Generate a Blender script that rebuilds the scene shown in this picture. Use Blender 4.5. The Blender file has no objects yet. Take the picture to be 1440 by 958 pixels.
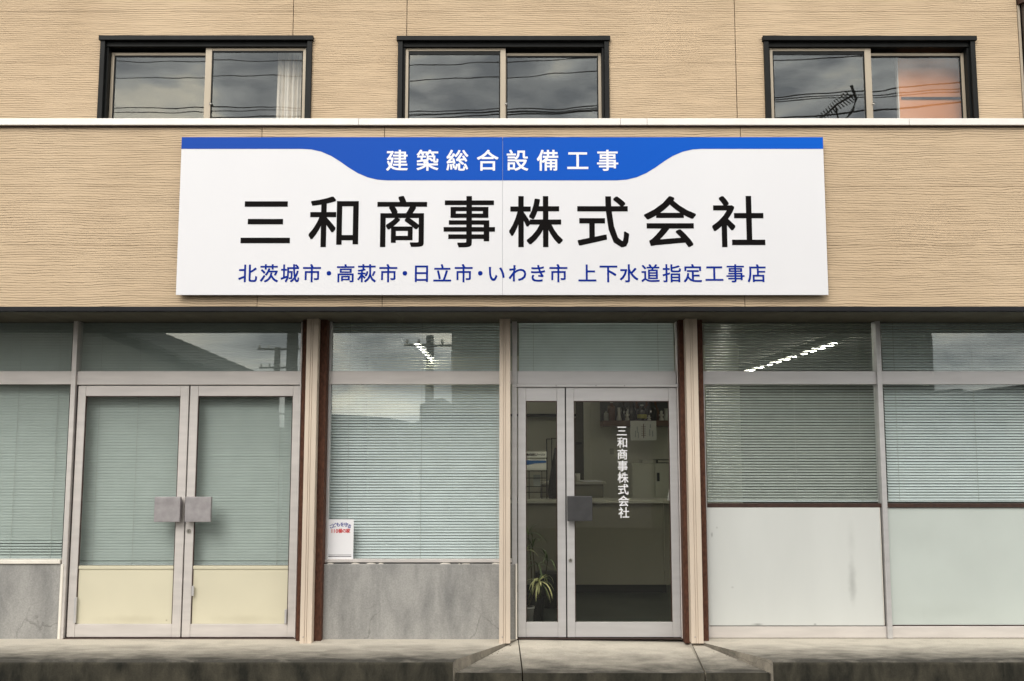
import bpy, bmesh, math, random
from mathutils import Vector, Matrix
random.seed(7)
S = bpy.context.scene
C = S.collection
R = math.radians

# ------------------------------------------------------------------ camera
F = 1359.0                      # focal length in photo pixels (photo 1440 x 958)
TILT = R(6.2)
CAMY = -8.15
def ray(px, py):
    u = (px - 720) / F; v = (479 - py) / F
    return (u, math.cos(TILT) - v * math.sin(TILT), math.sin(TILT) + v * math.cos(TILT))
_r = ray(720, 898)
CAMZ = -_r[2] / _r[1] * (0 - CAMY)      # the step's back edge is z = 0 at y = 0
def P(px, py, Y):                       # photo measurement -> point of the vertical plane at depth Y
    r = ray(px, py); t = (Y - CAMY) / r[1]
    return r[0] * t, CAMZ + r[2] * t
def PX(px, py, Y): return P(px, py, Y)[0]
def PZ(py, Y, px=720): return P(px, py, Y)[1]
cam_d = bpy.data.cameras.new('camera'); cam = bpy.data.objects.new('camera', cam_d); C.objects.link(cam)
cam.location = (0, CAMY, CAMZ); cam.rotation_euler = (R(90) + TILT, 0, 0)
cam_d.sensor_width = 36; cam_d.lens = 36 * F / 1440; cam_d.clip_end = 2000; cam_d.clip_start = 0.05
S.camera = cam

# ------------------------------------------------------------------ world, sun, exposure
W = bpy.data.worlds.new('World'); S.world = W; W.use_nodes = True
n = W.node_tree.nodes; l = W.node_tree.links; n.clear()
out = n.new('ShaderNodeOutputWorld'); bg = n.new('ShaderNodeBackground'); l.new(bg.outputs[0], out.inputs[0])
sky = n.new('ShaderNodeTexSky'); sky.sky_type = 'NISHITA'; sky.sun_disc = False
SUN_EL, SUN_AZ = R(42), R(200)          # sun behind the photographer, a little to the left
sky.sun_elevation = SUN_EL; sky.sun_rotation = SUN_AZ
tc = n.new('ShaderNodeTexCoord')
mp = n.new('ShaderNodeMapping'); mp.inputs['Scale'].default_value = (1.0, 1.0, 2.6)
l.new(tc.outputs['Generated'], mp.inputs[0])
nz = n.new('ShaderNodeTexNoise'); nz.inputs['Scale'].default_value = 6.2; nz.inputs['Detail'].default_value = 7; nz.inputs['Roughness'].default_value = .52
nz.inputs['Distortion'].default_value = .35
l.new(mp.outputs[0], nz.inputs[0])
cr = n.new('ShaderNodeValToRGB')
cr.color_ramp.elements[0].position = .38; cr.color_ramp.elements[0].color = (7.2, 7.4, 7.8, 1)
cr.color_ramp.elements[1].position = .62; cr.color_ramp.elements[1].color = (27, 24.5, 20.5, 1)
e = cr.color_ramp.elements.new(.5); e.color = (14.6, 14.5, 14.3, 1)
l.new(nz.outputs[0], cr.inputs[0])
mx = n.new('ShaderNodeMixRGB'); mx.inputs[0].default_value = .9
l.new(sky.outputs[0], mx.inputs[1]); l.new(cr.outputs[0], mx.inputs[2]); l.new(mx.outputs[0], bg.inputs[0])
bg.inputs[1].default_value = .13
sd = bpy.data.lights.new('sun', 'SUN'); sun = bpy.data.objects.new('sun', sd); C.objects.link(sun)
sd.energy = 1.7; sd.angle = R(30); sd.color = (1, .96, .90)
sdir = Vector((math.sin(SUN_AZ) * math.cos(SUN_EL), math.cos(SUN_AZ) * math.cos(SUN_EL), math.sin(SUN_EL)))
sun.rotation_euler = sdir.to_track_quat('Z', 'Y').to_euler(); sun.location = (0, -20, 30)
S.view_settings.view_transform = 'Standard'; S.view_settings.look = 'None'
S.view_settings.exposure = 0; S.view_settings.gamma = 1
S.cycles.max_bounces = 10; S.cycles.transparent_max_bounces = 16; S.cycles.caustics_reflective = False; S.cycles.caustics_refractive = False
S.cycles.use_denoising = True

# ------------------------------------------------------------------ materials
def mat(name, col=(.5, .5, .5), rough=.6, metal=0., spec=.5, var=0., vscale=4., vec=(1, 1, 1), bump=0., bscale=30., bvec=(1, 1, 1), bdist=.002):
    m = bpy.data.materials.new(name); m.use_nodes = True
    t = m.node_tree; b = t.nodes['Principled BSDF']
    b.inputs['Base Color'].default_value = (*col, 1); b.inputs['Roughness'].default_value = rough
    b.inputs['Metallic'].default_value = metal; b.inputs['Specular IOR Level'].default_value = spec
    g = t.nodes.new('ShaderNodeNewGeometry')
    if var:
        mpn = t.nodes.new('ShaderNodeMapping'); mpn.inputs['Scale'].default_value = vec
        t.links.new(g.outputs['Position'], mpn.inputs[0])
        nn = t.nodes.new('ShaderNodeTexNoise'); nn.inputs['Scale'].default_value = vscale; nn.inputs['Detail'].default_value = 6
        t.links.new(mpn.outputs[0], nn.inputs[0])
        r = t.nodes.new('ShaderNodeValToRGB')
        r.color_ramp.elements[0].position = .3; r.color_ramp.elements[1].position = .7
        r.color_ramp.elements[0].color = (*[max(0, c * (1 - var)) for c in col], 1)
        r.color_ramp.elements[1].color = (*[min(1, c * (1 + var)) for c in col], 1)
        t.links.new(nn.outputs[0], r.inputs[0]); t.links.new(r.outputs[0], b.inputs['Base Color'])
    if bump:
        mpn = t.nodes.new('ShaderNodeMapping'); mpn.inputs['Scale'].default_value = bvec
        t.links.new(g.outputs['Position'], mpn.inputs[0])
        nn = t.nodes.new('ShaderNodeTexNoise'); nn.inputs['Scale'].default_value = bscale; nn.inputs['Detail'].default_value = 5
        t.links.new(mpn.outputs[0], nn.inputs[0])
        bp = t.nodes.new('ShaderNodeBump'); bp.inputs['Strength'].default_value = bump; bp.inputs['Distance'].default_value = bdist
        t.links.new(nn.outputs[0], bp.inputs['Height']); t.links.new(bp.outputs[0], b.inputs['Normal'])
    return m

def siding_mat():
    m = bpy.data.materials.new('siding'); m.use_nodes = True; t = m.node_tree; N = t.nodes; L = t.links
    b = N['Principled BSDF']; b.inputs['Roughness'].default_value = .75; b.inputs['Specular IOR Level'].default_value = .25
    g = N.new('ShaderNodeNewGeometry')
    sp = N.new('ShaderNodeSeparateXYZ'); L.new(g.outputs['Position'], sp.inputs[0])
    def nz_(vec, det, rough=.5):
        m1 = N.new('ShaderNodeMapping'); m1.inputs['Scale'].default_value = vec; L.new(g.outputs['Position'], m1.inputs[0])
        w = N.new('ShaderNodeTexNoise'); w.inputs['Scale'].default_value = 1; w.inputs['Detail'].default_value = det; w.inputs['Roughness'].default_value = rough
        L.new(m1.outputs[0], w.inputs[0]); return w.outputs[0]
    def mth(op, a, b=None, c=None):
        q = N.new('ShaderNodeMath'); q.operation = op
        for k, v in enumerate((a, b, c)):
            if v is None: continue
            if isinstance(v, (int, float)): q.inputs[k].default_value = v
            else: L.new(v, q.inputs[k])
        return q.outputs[0]
    # grooves about every 24 mm whose spacing and line wander; a finer set forks between them
    ph = mth('MULTIPLY', sp.outputs[2], math.pi / .0195)
    ph = mth('MULTIPLY_ADD', nz_((1.1, 1, 3.5), 2), 9.0, ph)
    ph = mth('MULTIPLY_ADD', nz_((4.5, 1, 16), 3), 4.2, ph)
    c_ = mth('ABSOLUTE', mth('SINE', ph))
    wv = N.new('ShaderNodeMapRange'); wv.inputs[1].default_value = 0; wv.inputs[2].default_value = .5; wv.interpolation_type = 'SMOOTHSTEP'; L.new(c_, wv.inputs[0])
    depth = N.new('ShaderNodeMapRange'); depth.inputs[1].default_value = .33; depth.inputs[2].default_value = .62; depth.inputs[3].default_value = .30; depth.inputs[4].default_value = 1.15
    L.new(nz_((2.6, 1, 34), 2), depth.inputs[0])
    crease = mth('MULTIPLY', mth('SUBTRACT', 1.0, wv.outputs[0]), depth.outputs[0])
    fine = nz_((9, 1, 150), 3, .6)
    hgt = mth('MULTIPLY_ADD', fine, .35, mth('SUBTRACT', 1.0, crease))
    bp = N.new('ShaderNodeBump'); bp.inputs['Strength'].default_value = 1; bp.inputs['Distance'].default_value = .0052
    L.new(hgt, bp.inputs['Height']); L.new(bp.outputs[0], b.inputs['Normal'])
    # paint colour with weathering blotches, and groove shade painted darker into the creases
    bl = N.new('ShaderNodeTexNoise'); bl.inputs['Scale'].default_value = .9; bl.inputs['Detail'].default_value = 5
    m3 = N.new('ShaderNodeMapping'); m3.inputs['Scale'].default_value = (1, 1, .8); L.new(g.outputs['Position'], m3.inputs[0]); L.new(m3.outputs[0], bl.inputs[0])
    c1 = N.new('ShaderNodeValToRGB'); c1.color_ramp.elements[0].position = .3; c1.color_ramp.elements[1].position = .7
    c1.color_ramp.elements[0].color = (.54, .41, .272, 1); c1.color_ramp.elements[1].color = (.63, .49, .335, 1)
    L.new(bl.outputs[0], c1.inputs[0])
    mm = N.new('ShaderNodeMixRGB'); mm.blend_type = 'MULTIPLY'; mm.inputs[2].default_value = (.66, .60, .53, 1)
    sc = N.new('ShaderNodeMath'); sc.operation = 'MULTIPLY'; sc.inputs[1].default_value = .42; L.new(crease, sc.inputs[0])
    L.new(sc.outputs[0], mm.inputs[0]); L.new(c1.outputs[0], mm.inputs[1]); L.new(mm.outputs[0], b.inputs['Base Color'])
    return m

def glass_mat(name, tint, ior=1.55, dirt=.015, boost=1.0, wob=.0006):
    m = bpy.data.materials.new(name); m.use_nodes = True; t = m.node_tree; N = t.nodes; L = t.links
    N.remove(N['Principled BSDF']); o = N['Material Output']
    tr = N.new('ShaderNodeBsdfTransparent'); tr.inputs[0].default_value = (*tint, 1)
    gl = N.new('ShaderNodeBsdfGlossy'); gl.inputs['Roughness'].default_value = 0.0; gl.inputs['Color'].default_value = (.96, 1, .97, 1)
    df = N.new('ShaderNodeBsdfDiffuse'); df.inputs[0].default_value = (.55, .54, .5, 1)
    g = N.new('ShaderNodeNewGeometry')
    dt = N.new('ShaderNodeVectorMath'); dt.operation = 'DOT_PRODUCT'; L.new(g.outputs['Incoming'], dt.inputs[0]); L.new(g.outputs['Normal'], dt.inputs[1])
    ab = N.new('ShaderNodeMath'); ab.operation = 'ABSOLUTE'; L.new(dt.outputs['Value'], ab.inputs[0])
    om = N.new('ShaderNodeMath'); om.operation = 'SUBTRACT'; om.inputs[0].default_value = 1; L.new(ab.outputs[0], om.inputs[1])
    pw = N.new('ShaderNodeMath'); pw.operation = 'POWER'; pw.inputs[1].default_value = 5; L.new(om.outputs[0], pw.inputs[0])
    f0 = ((ior - 1) / (ior + 1)) ** 2 * boost
    ml = N.new('ShaderNodeMath'); ml.operation = 'MULTIPLY_ADD'; ml.inputs[1].default_value = 1 - f0; ml.inputs[2].default_value = f0; ml.use_clamp = True; L.new(pw.outputs[0], ml.inputs[0])
    nn = N.new('ShaderNodeTexNoise'); nn.inputs['Scale'].default_value = 2.6; nn.inputs['Detail'].default_value = 1; L.new(g.outputs['Position'], nn.inputs[0])
    bp = N.new('ShaderNodeBump'); bp.inputs['Strength'].default_value = 1; bp.inputs['Distance'].default_value = wob
    L.new(nn.outputs[0], bp.inputs['Height']); L.new(bp.outputs[0], gl.inputs['Normal'])
    a = N.new('ShaderNodeMixShader'); L.new(ml.outputs[0], a.inputs[0]); L.new(tr.outputs[0], a.inputs[1]); L.new(gl.outputs[0], a.inputs[2])
    d2 = N.new('ShaderNodeTexNoise'); d2.inputs['Scale'].default_value = 5; d2.inputs['Detail'].default_value = 5; L.new(g.outputs['Position'], d2.inputs[0])
    dm = N.new('ShaderNodeMath'); dm.operation = 'MULTIPLY'; dm.inputs[1].default_value = dirt * 2; L.new(d2.outputs[0], dm.inputs[0])
    b = N.new('ShaderNodeMixShader'); L.new(dm.outputs[0], b.inputs[0]); L.new(a.outputs[0], b.inputs[1]); L.new(df.outputs[0], b.inputs[2])
    L.new(b.outputs[0], o.inputs[0])
    return m

def stained(name, base, dark, kind):
    """concrete whose dirt follows its own worn edge: kind 'slab' (dirt along the front lip), 'wall' (blotches, drips), 'face' (moss-black front)"""
    m = bpy.data.materials.new(name); m.use_nodes = True; t = m.node_tree; N = t.nodes; L = t.links
    b = N['Principled BSDF']; b.inputs['Roughness'].default_value = .88; b.inputs['Specular IOR Level'].default_value = .2
    g = N.new('ShaderNodeNewGeometry'); sp = N.new('ShaderNodeSeparateXYZ'); L.new(g.outputs['Position'], sp.inputs[0])
    mp_ = N.new('ShaderNodeMapping'); mp_.inputs['Scale'].default_value = {'slab': (1.6, 3.2, 1), 'wall': (2.2, 1, .7), 'face': (2, 1, .8)}[kind]
    L.new(g.outputs['Position'], mp_.inputs[0])
    a = N.new('ShaderNodeTexNoise'); a.inputs['Scale'].default_value = 2.4; a.inputs['Detail'].default_value = 9; a.inputs['Roughness'].default_value = .62; a.inputs['Distortion'].default_value = .3
    L.new(mp_.outputs[0], a.inputs[0])
    f = N.new('ShaderNodeTexNoise'); f.inputs['Scale'].default_value = 90; f.inputs['Detail'].default_value = 4; L.new(g.outputs['Position'], f.inputs[0])
    val = a.outputs[0]
    if kind == 'slab':
        mr = N.new('ShaderNodeMapRange'); mr.inputs[1].default_value = -.18; mr.inputs[2].default_value = -.84; mr.inputs[3].default_value = .02; mr.inputs[4].default_value = .62
        L.new(sp.outputs[1], mr.inputs[0])
        ad = N.new('ShaderNodeMath'); ad.operation = 'MULTIPLY_ADD'; ad.inputs[1].default_value = .62; L.new(val, ad.inputs[0]); L.new(mr.outputs[0], ad.inputs[2]); val = ad.outputs[0]
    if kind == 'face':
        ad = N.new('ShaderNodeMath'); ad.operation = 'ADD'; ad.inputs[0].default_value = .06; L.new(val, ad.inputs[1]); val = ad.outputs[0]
    r = N.new('ShaderNodeValToRGB'); r.color_ramp.elements[0].position = .33 if kind == 'slab' else .40; r.color_ramp.elements[1].position = {'slab': .90, 'wall': .72, 'face': .68}[kind]
    r.color_ramp.elements[0].color = (*base, 1); r.color_ramp.elements[1].color = (*dark, 1); L.new(val, r.inputs[0])
    mm = N.new('ShaderNodeMixRGB'); mm.blend_type = 'OVERLAY'; mm.inputs[0].default_value = .28; L.new(r.outputs[0], mm.inputs[1]); L.new(f.outputs[0], mm.inputs[2])
    col = mm.outputs[0]
    if kind == 'wall':       # fine cracks and trowel streaks
        v = N.new('ShaderNodeTexVoronoi'); v.feature = 'DISTANCE_TO_EDGE'; v.inputs['Scale'].default_value = 1.15
        w2 = N.new('ShaderNodeTexNoise'); w2.inputs['Scale'].default_value = 3.5; w2.inputs['Detail'].default_value = 6
        L.new(g.outputs['Position'], w2.inputs[0])
        vm = N.new('ShaderNodeVectorMath'); vm.operation = 'MULTIPLY_ADD'; vm.inputs[1].default_value = (.45, .45, .45)
        L.new(w2.outputs['Color'], vm.inputs[0]); L.new(g.outputs['Position'], vm.inputs[2]); L.new(vm.outputs[0], v.inputs['Vector'])
        c = N.new('ShaderNodeMapRange'); c.inputs[1].default_value = .002; c.inputs[2].default_value = .009; c.inputs[3].default_value = .32; c.inputs[4].default_value = 0
        L.new(v.outputs[0], c.inputs[0])
        # cracks only near the foot
        z = N.new('ShaderNodeMapRange'); z.inputs[1].default_value = .15; z.inputs[2].default_value = .34; z.inputs[3].default_value = 1; z.inputs[4].default_value = 0
        L.new(sp.outputs[2], z.inputs[0])
        cm = N.new('ShaderNodeMath'); cm.operation = 'MULTIPLY'; L.new(c.outputs[0], cm.inputs[0]); L.new(z.outputs[0], cm.inputs[1])
        m2 = N.new('ShaderNodeMixRGB'); m2.inputs[2].default_value = (.06, .06, .055, 1); L.new(cm.outputs[0], m2.inputs[0]); L.new(col, m2.inputs[1]); col = m2.outputs[0]
    L.new(col, b.inputs['Base Color'])
    bp = N.new('ShaderNodeBump'); bp.inputs['Strength'].default_value = .6; bp.inputs['Distance'].default_value = .003
    hm = N.new('ShaderNodeMath'); hm.operation = 'MULTIPLY_ADD'; hm.inputs[1].default_value = .5; L.new(f.outputs[0], hm.inputs[0]); L.new(a.outputs[0], hm.inputs[2])
    L.new(hm.outputs[0], bp.inputs['Height']); L.new(bp.outputs[0], b.inputs['Normal'])
    return m

def emit(name, col, s):
    m = bpy.data.materials.new(name); m.use_nodes = True; b = m.node_tree.nodes['Principled BSDF']
    b.inputs['Base Color'].default_value = (.8, .8, .8, 1); b.inputs['Emission Color'].default_value = (*col, 1); b.inputs['Emission Strength'].default_value = s
    return m

M = dict(
    siding=siding_mat(),
    alu=mat('aluminium', (.70, .66, .63), .42, .35, .5, .07, 3, (1, 1, 6), .12, 60, (1, 1, 10), .0005),
    alu_grey=mat('grey_aluminium', (.60, .59, .59), .4, .4, .5, .06, 3, (1, 1, 6), .12, 60, (1, 1, 10), .0005),
    alu_beige=mat('beige_aluminium', (.40, .345, .265), .45, .2, .5, .05, 3),
    post=mat('beige_shutter_post', (.66, .56, .455), .5, .1, .4, .06, 2.5, (3, 1, .8)),
    rust=mat('rusty_brown_steel', (.085, .036, .022), .85, 0, .3, .35, 60, (1, 1, .5), .8, 120, (1, 1, 1), .002),
    brown=mat('dark_brown_steel', (.045, .022, .016), .6, 0, .4, .3, 30),
    black=mat('black_trim', (.007, .008, .008), .5, 0, .2, .4, 12, (1, 1, .3)),
    drip=mat('drip_rail', (.013, .013, .015), .5, 0, .2, .2, 10),
    soffit=mat('soffit_board', (.13, .12, .09), .8, 0, .2, .12, 3, (3, 1, 1)),
    coping=mat('white_coping', (.80, .78, .74), .5, .1, .5, .04, 6),
    white=mat('white_panel', (.60, .62, .60), .38, 0, .45, .03, 1.6, (2, 1, .6)),
    mint=mat('pale_green_panel', (.52, .57, .54), .3, 0, .5, .035, 2),
    cream=mat('cream_panel', (.66, .62, .47), .45, 0, .5, .04, 1.8),
    trim_white=mat('white_trim', (.82, .78, .70), .5, 0, .4, .06, 9),
    sign=mat('sign_face', (.74, .745, .775), .32, 0, .45, .018, 1.1, (1, 1, .4), .3, 1.3, (1, 1, .5), .02),
    ink=mat('black_lettering', (.0065, .0055, .0055), .6, 0, .04),
    navy=mat('navy_lettering', (.005, .026, .26), .6, 0, .04),
    signwhite=mat('white_lettering', (.86, .86, .88), .4),
    seam=mat('seam', (.42, .42, .46), .5),
    concrete=stained('grey_rendered_concrete', (.35, .345, .33), (.20, .20, .195), 'wall'),
    slab=stained('worn_concrete_slab', (.55, .51, .435), (.055, .052, .045), 'slab'),
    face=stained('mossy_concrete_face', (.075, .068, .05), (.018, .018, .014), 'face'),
    cheek=stained('step_cheek', (.30, .27, .22), (.07, .065, .055), 'wall'),
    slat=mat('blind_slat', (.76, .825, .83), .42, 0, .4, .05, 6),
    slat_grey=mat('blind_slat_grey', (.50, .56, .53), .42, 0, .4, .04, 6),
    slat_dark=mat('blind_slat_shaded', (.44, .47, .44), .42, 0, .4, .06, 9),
    cord=mat('blind_cord', (.45, .47, .44), .7),
    handle=mat('handle_plate', (.36, .34, .345), .5, .35, .5, .18, 14),
    handle_dark=mat('dark_handle_plate', (.055, .055, .057), .45, .2, .5, .15, 14),
    lock=mat('lock_metal', (.5, .48, .44), .3, .9),
    curtain=mat('curtain', (.86, .80, .71), .9, 0, .1, .06, 8),
    orange=mat('orange_door_leaf', (.85, .36, .16), .7, 0, .3, .12, 2),
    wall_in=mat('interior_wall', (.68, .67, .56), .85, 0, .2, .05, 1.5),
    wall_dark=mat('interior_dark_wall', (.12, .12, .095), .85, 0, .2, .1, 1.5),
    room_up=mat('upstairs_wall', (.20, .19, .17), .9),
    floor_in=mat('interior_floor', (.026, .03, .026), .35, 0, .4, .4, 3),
    ceiling=mat('interior_ceiling', (.5, .5, .46), .9),
    counter=mat('counter_front', (.21, .20, .155), .6, 0, .3, .05, 2),
    counter_top=mat('counter_top', (.42, .41, .34), .4, 0, .5, .05, 8),
    kick=mat('counter_kick', (.012, .012, .012), .5),
    steel_cab=mat('cabinet_steel', (.60, .60, .48), .45, 0, .5, .03, 3),
    wood=mat('shelf_wood', (.13, .065, .035), .55, 0, .4, .3, 10, (.3, 1, 4)),
    paper=mat('paper', (.84, .84, .77), .8, 0, .2, .03, 4),
    amber=mat('amber_bottle', (.10, .035, .012), .12, 0, .6),
    darkbottle=mat('dark_bottle', (.025, .02, .016), .1, 0, .6),
    clearbottle=mat('pale_bottle', (.45, .46, .40), .2, 0, .6),
    porcelain=mat('porcelain', (.62, .60, .52), .3, 0, .5),
    yellow=mat('yellow_label', (.45, .42, .06), .5),
    red=mat('poster_red', (.62, .03, .03), .6),
    blue=mat('poster_blue', (.05, .06, .30), .6),
    boardblue=mat('board_blue', (.015, .12, .36), .5),
    rack=mat('black_rack', (.012, .012, .012), .4),
    leaf=mat('leaf_green', (.07, .11, .035), .5, 0, .4, .3, 30),
    leaf_pale=mat('leaf_cream', (.55, .56, .27), .5, 0, .4, .15, 30),
    stem=mat('plant_stem', (.06, .05, .03), .8),
    pot=mat('plant_pot', (.33, .33, .31), .5),
    soil=mat('potting_soil', (.03, .022, .015), .95),
    asphalt=mat('asphalt', (.055, .055, .055), .9, 0, .3, .3, 40, (1, 1, 1), .5, 200, (1, 1, 1), .004),
    tile=mat('roof_tile', (.05, .055, .06), .5, 0, .5, .3, 3),
    plaster=mat('house_wall', (.19, .19, .17), .85, 0, .2, .1, 1),
    darkwall=mat('opposite_wall', (.085, .095, .085), .8, 0, .2, .12, .8),
    polecon=mat('pole_concrete', (.13, .13, .125), .85, 0, .2, .1, 4),
    wire=mat('wire', (.01, .01, .01), .6),
    pipe=mat('brown_downpipe', (.055, .042, .036), .45, 0, .4, .2, 6),
    tube=emit('fluorescent_tube', (1, .97, .84), 45),
    glass=glass_mat('shop_glass', (.955, .972, .968), 1.50, .01, 1.6, .0002),
    glass_door=glass_mat('door_glass', (.955, .955, .93), 1.5, .003, .8),
    glass_up=glass_mat('upstairs_glass', (.94, .94, .93), 1.5, .004, 1.9, .00045),
)
def smudge(m, spots, col):
    t = m.node_tree; N = t.nodes; L = t.links; b = N['Principled BSDF']
    src = b.inputs['Base Color'].links[0].from_socket
    g = N.new('ShaderNodeNewGeometry')
    for (x, z, sx, sz, k) in spots:
        mp_ = N.new('ShaderNodeMapping'); mp_.vector_type = 'POINT'
        mp_.inputs['Location'].default_value = (-x / sx, 0, -z / sz); mp_.inputs['Scale'].default_value = (1 / sx, 0, 1 / sz); L.new(g.outputs['Position'], mp_.inputs[0])
        ln = N.new('ShaderNodeVectorMath'); ln.operation = 'LENGTH'; L.new(mp_.outputs[0], ln.inputs[0])
        nn = N.new('ShaderNodeTexNoise'); nn.inputs['Scale'].default_value = 9; nn.inputs['Detail'].default_value = 5; L.new(g.outputs['Position'], nn.inputs[0])
        ad = N.new('ShaderNodeMath'); ad.operation = 'ADD'; L.new(ln.outputs['Value'], ad.inputs[0]); L.new(nn.outputs[0], ad.inputs[1])
        mr = N.new('ShaderNodeMapRange'); mr.interpolation_type = 'SMOOTHSTEP'; mr.inputs[1].default_value = .4; mr.inputs[2].default_value = 1.5; mr.inputs[3].default_value = k; mr.inputs[4].default_value = 0; L.new(ad.outputs[0], mr.inputs[0])
        mx_ = N.new('ShaderNodeMixRGB'); mx_.inputs[2].default_value = (*col, 1); L.new(mr.outputs[0], mx_.inputs[0]); L.new(src, mx_.inputs[1]); src = mx_.outputs[0]
    L.new(src, b.inputs['Base Color'])
sp_ = lambda px, py, a, c, k: (*P(px, py, 0), a, c, k)
smudge(M['white'], [sp_(1198, 818, .045, .26, .45), sp_(1197, 758, .05, .2, .16), sp_(1030, 826, .02, .015, .4), sp_(1001, 752, .012, .03, .7), sp_(1008, 742, .012, .012, .5), sp_(1066, 878, .07, .012, .9), sp_(1146, 878, .02, .012, .9), sp_(1240, 800, .02, .6, .2)], (.22, .23, .22))
smudge(M['mint'], [sp_(1330, 860, .5, .1, .12), sp_(1300, 760, .25, .2, .06)], (.3, .33, .3))
smudge(M['cream'], [sp_(180, 872, .5, .05, .22), sp_(233, 873, .012, .01, .8), sp_(345, 872, .4, .05, .2), sp_(272, 840, .04, .3, .2)], (.33, .28, .18))
def sign_blue():
    m = bpy.data.materials.new('sign_blue'); m.use_nodes = True; t = m.node_tree; b = t.nodes['Principled BSDF']
    b.inputs['Roughness'].default_value = .4; b.inputs['Specular IOR Level'].default_value = .1
    g = t.nodes.new('ShaderNodeNewGeometry'); sp = t.nodes.new('ShaderNodeSeparateXYZ'); t.links.new(g.outputs['Position'], sp.inputs[0])
    mr = t.nodes.new('ShaderNodeMapRange'); mr.inputs[1].default_value = -2.5; mr.inputs[2].default_value = 2.5; t.links.new(sp.outputs[0], mr.inputs[0])
    r = t.nodes.new('ShaderNodeValToRGB'); r.color_ramp.elements[0].color = (.010, .068, .40, 1); r.color_ramp.elements[1].color = (.001, .105, .58, 1)
    t.links.new(mr.outputs[0], r.inputs[0]); t.links.new(r.outputs[0], b.inputs['Base Color'])
    return m
M['blueband'] = sign_blue()

# ------------------------------------------------------------------ object helpers
ORG = {}      # world origin of each object
def put(name, me, m, parent=None, kind=None, label=None, origin=None):
    """link a mesh written in world coordinates as one object"""
    o0 = Vector(origin) if origin is not None else (ORG[parent.name] if parent else Vector((0, 0, 0)))
    me.transform(Matrix.Translation(-o0))
    if m is not None:
        me.materials.clear(); me.materials.append(m)
    me.name = name
    o = bpy.data.objects.new(name, me); C.objects.link(o)
    if parent:
        o.parent = parent; o.location = o0 - ORG[parent.name]
    else:
        o.location = o0
    ORG[o.name] = o0
    if kind: o['kind'] = kind
    if label: o['label'] = label
    return o
def thing(name, label, cat, loc=(0, 0, 0), group=None):
    o = bpy.data.objects.new(name, None); C.objects.link(o); o.location = loc; o.empty_display_size = .1
    ORG[o.name] = Vector(loc); o['label'] = label; o['category'] = cat
    if group: o['group'] = group
    return o
def tag(o, label, cat, group=None):
    o['label'] = label; o['category'] = cat
    if group: o['group'] = group
    return o
def inst(src, loc, parent):            # copy of one mesh object, sharing its mesh; loc is a world point
    o = src.copy(); C.objects.link(o); o.parent = parent
    o.location = Vector(loc) - (ORG[parent.name] if parent else Vector((0, 0, 0))); ORG[o.name] = Vector(loc)
    return o
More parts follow.
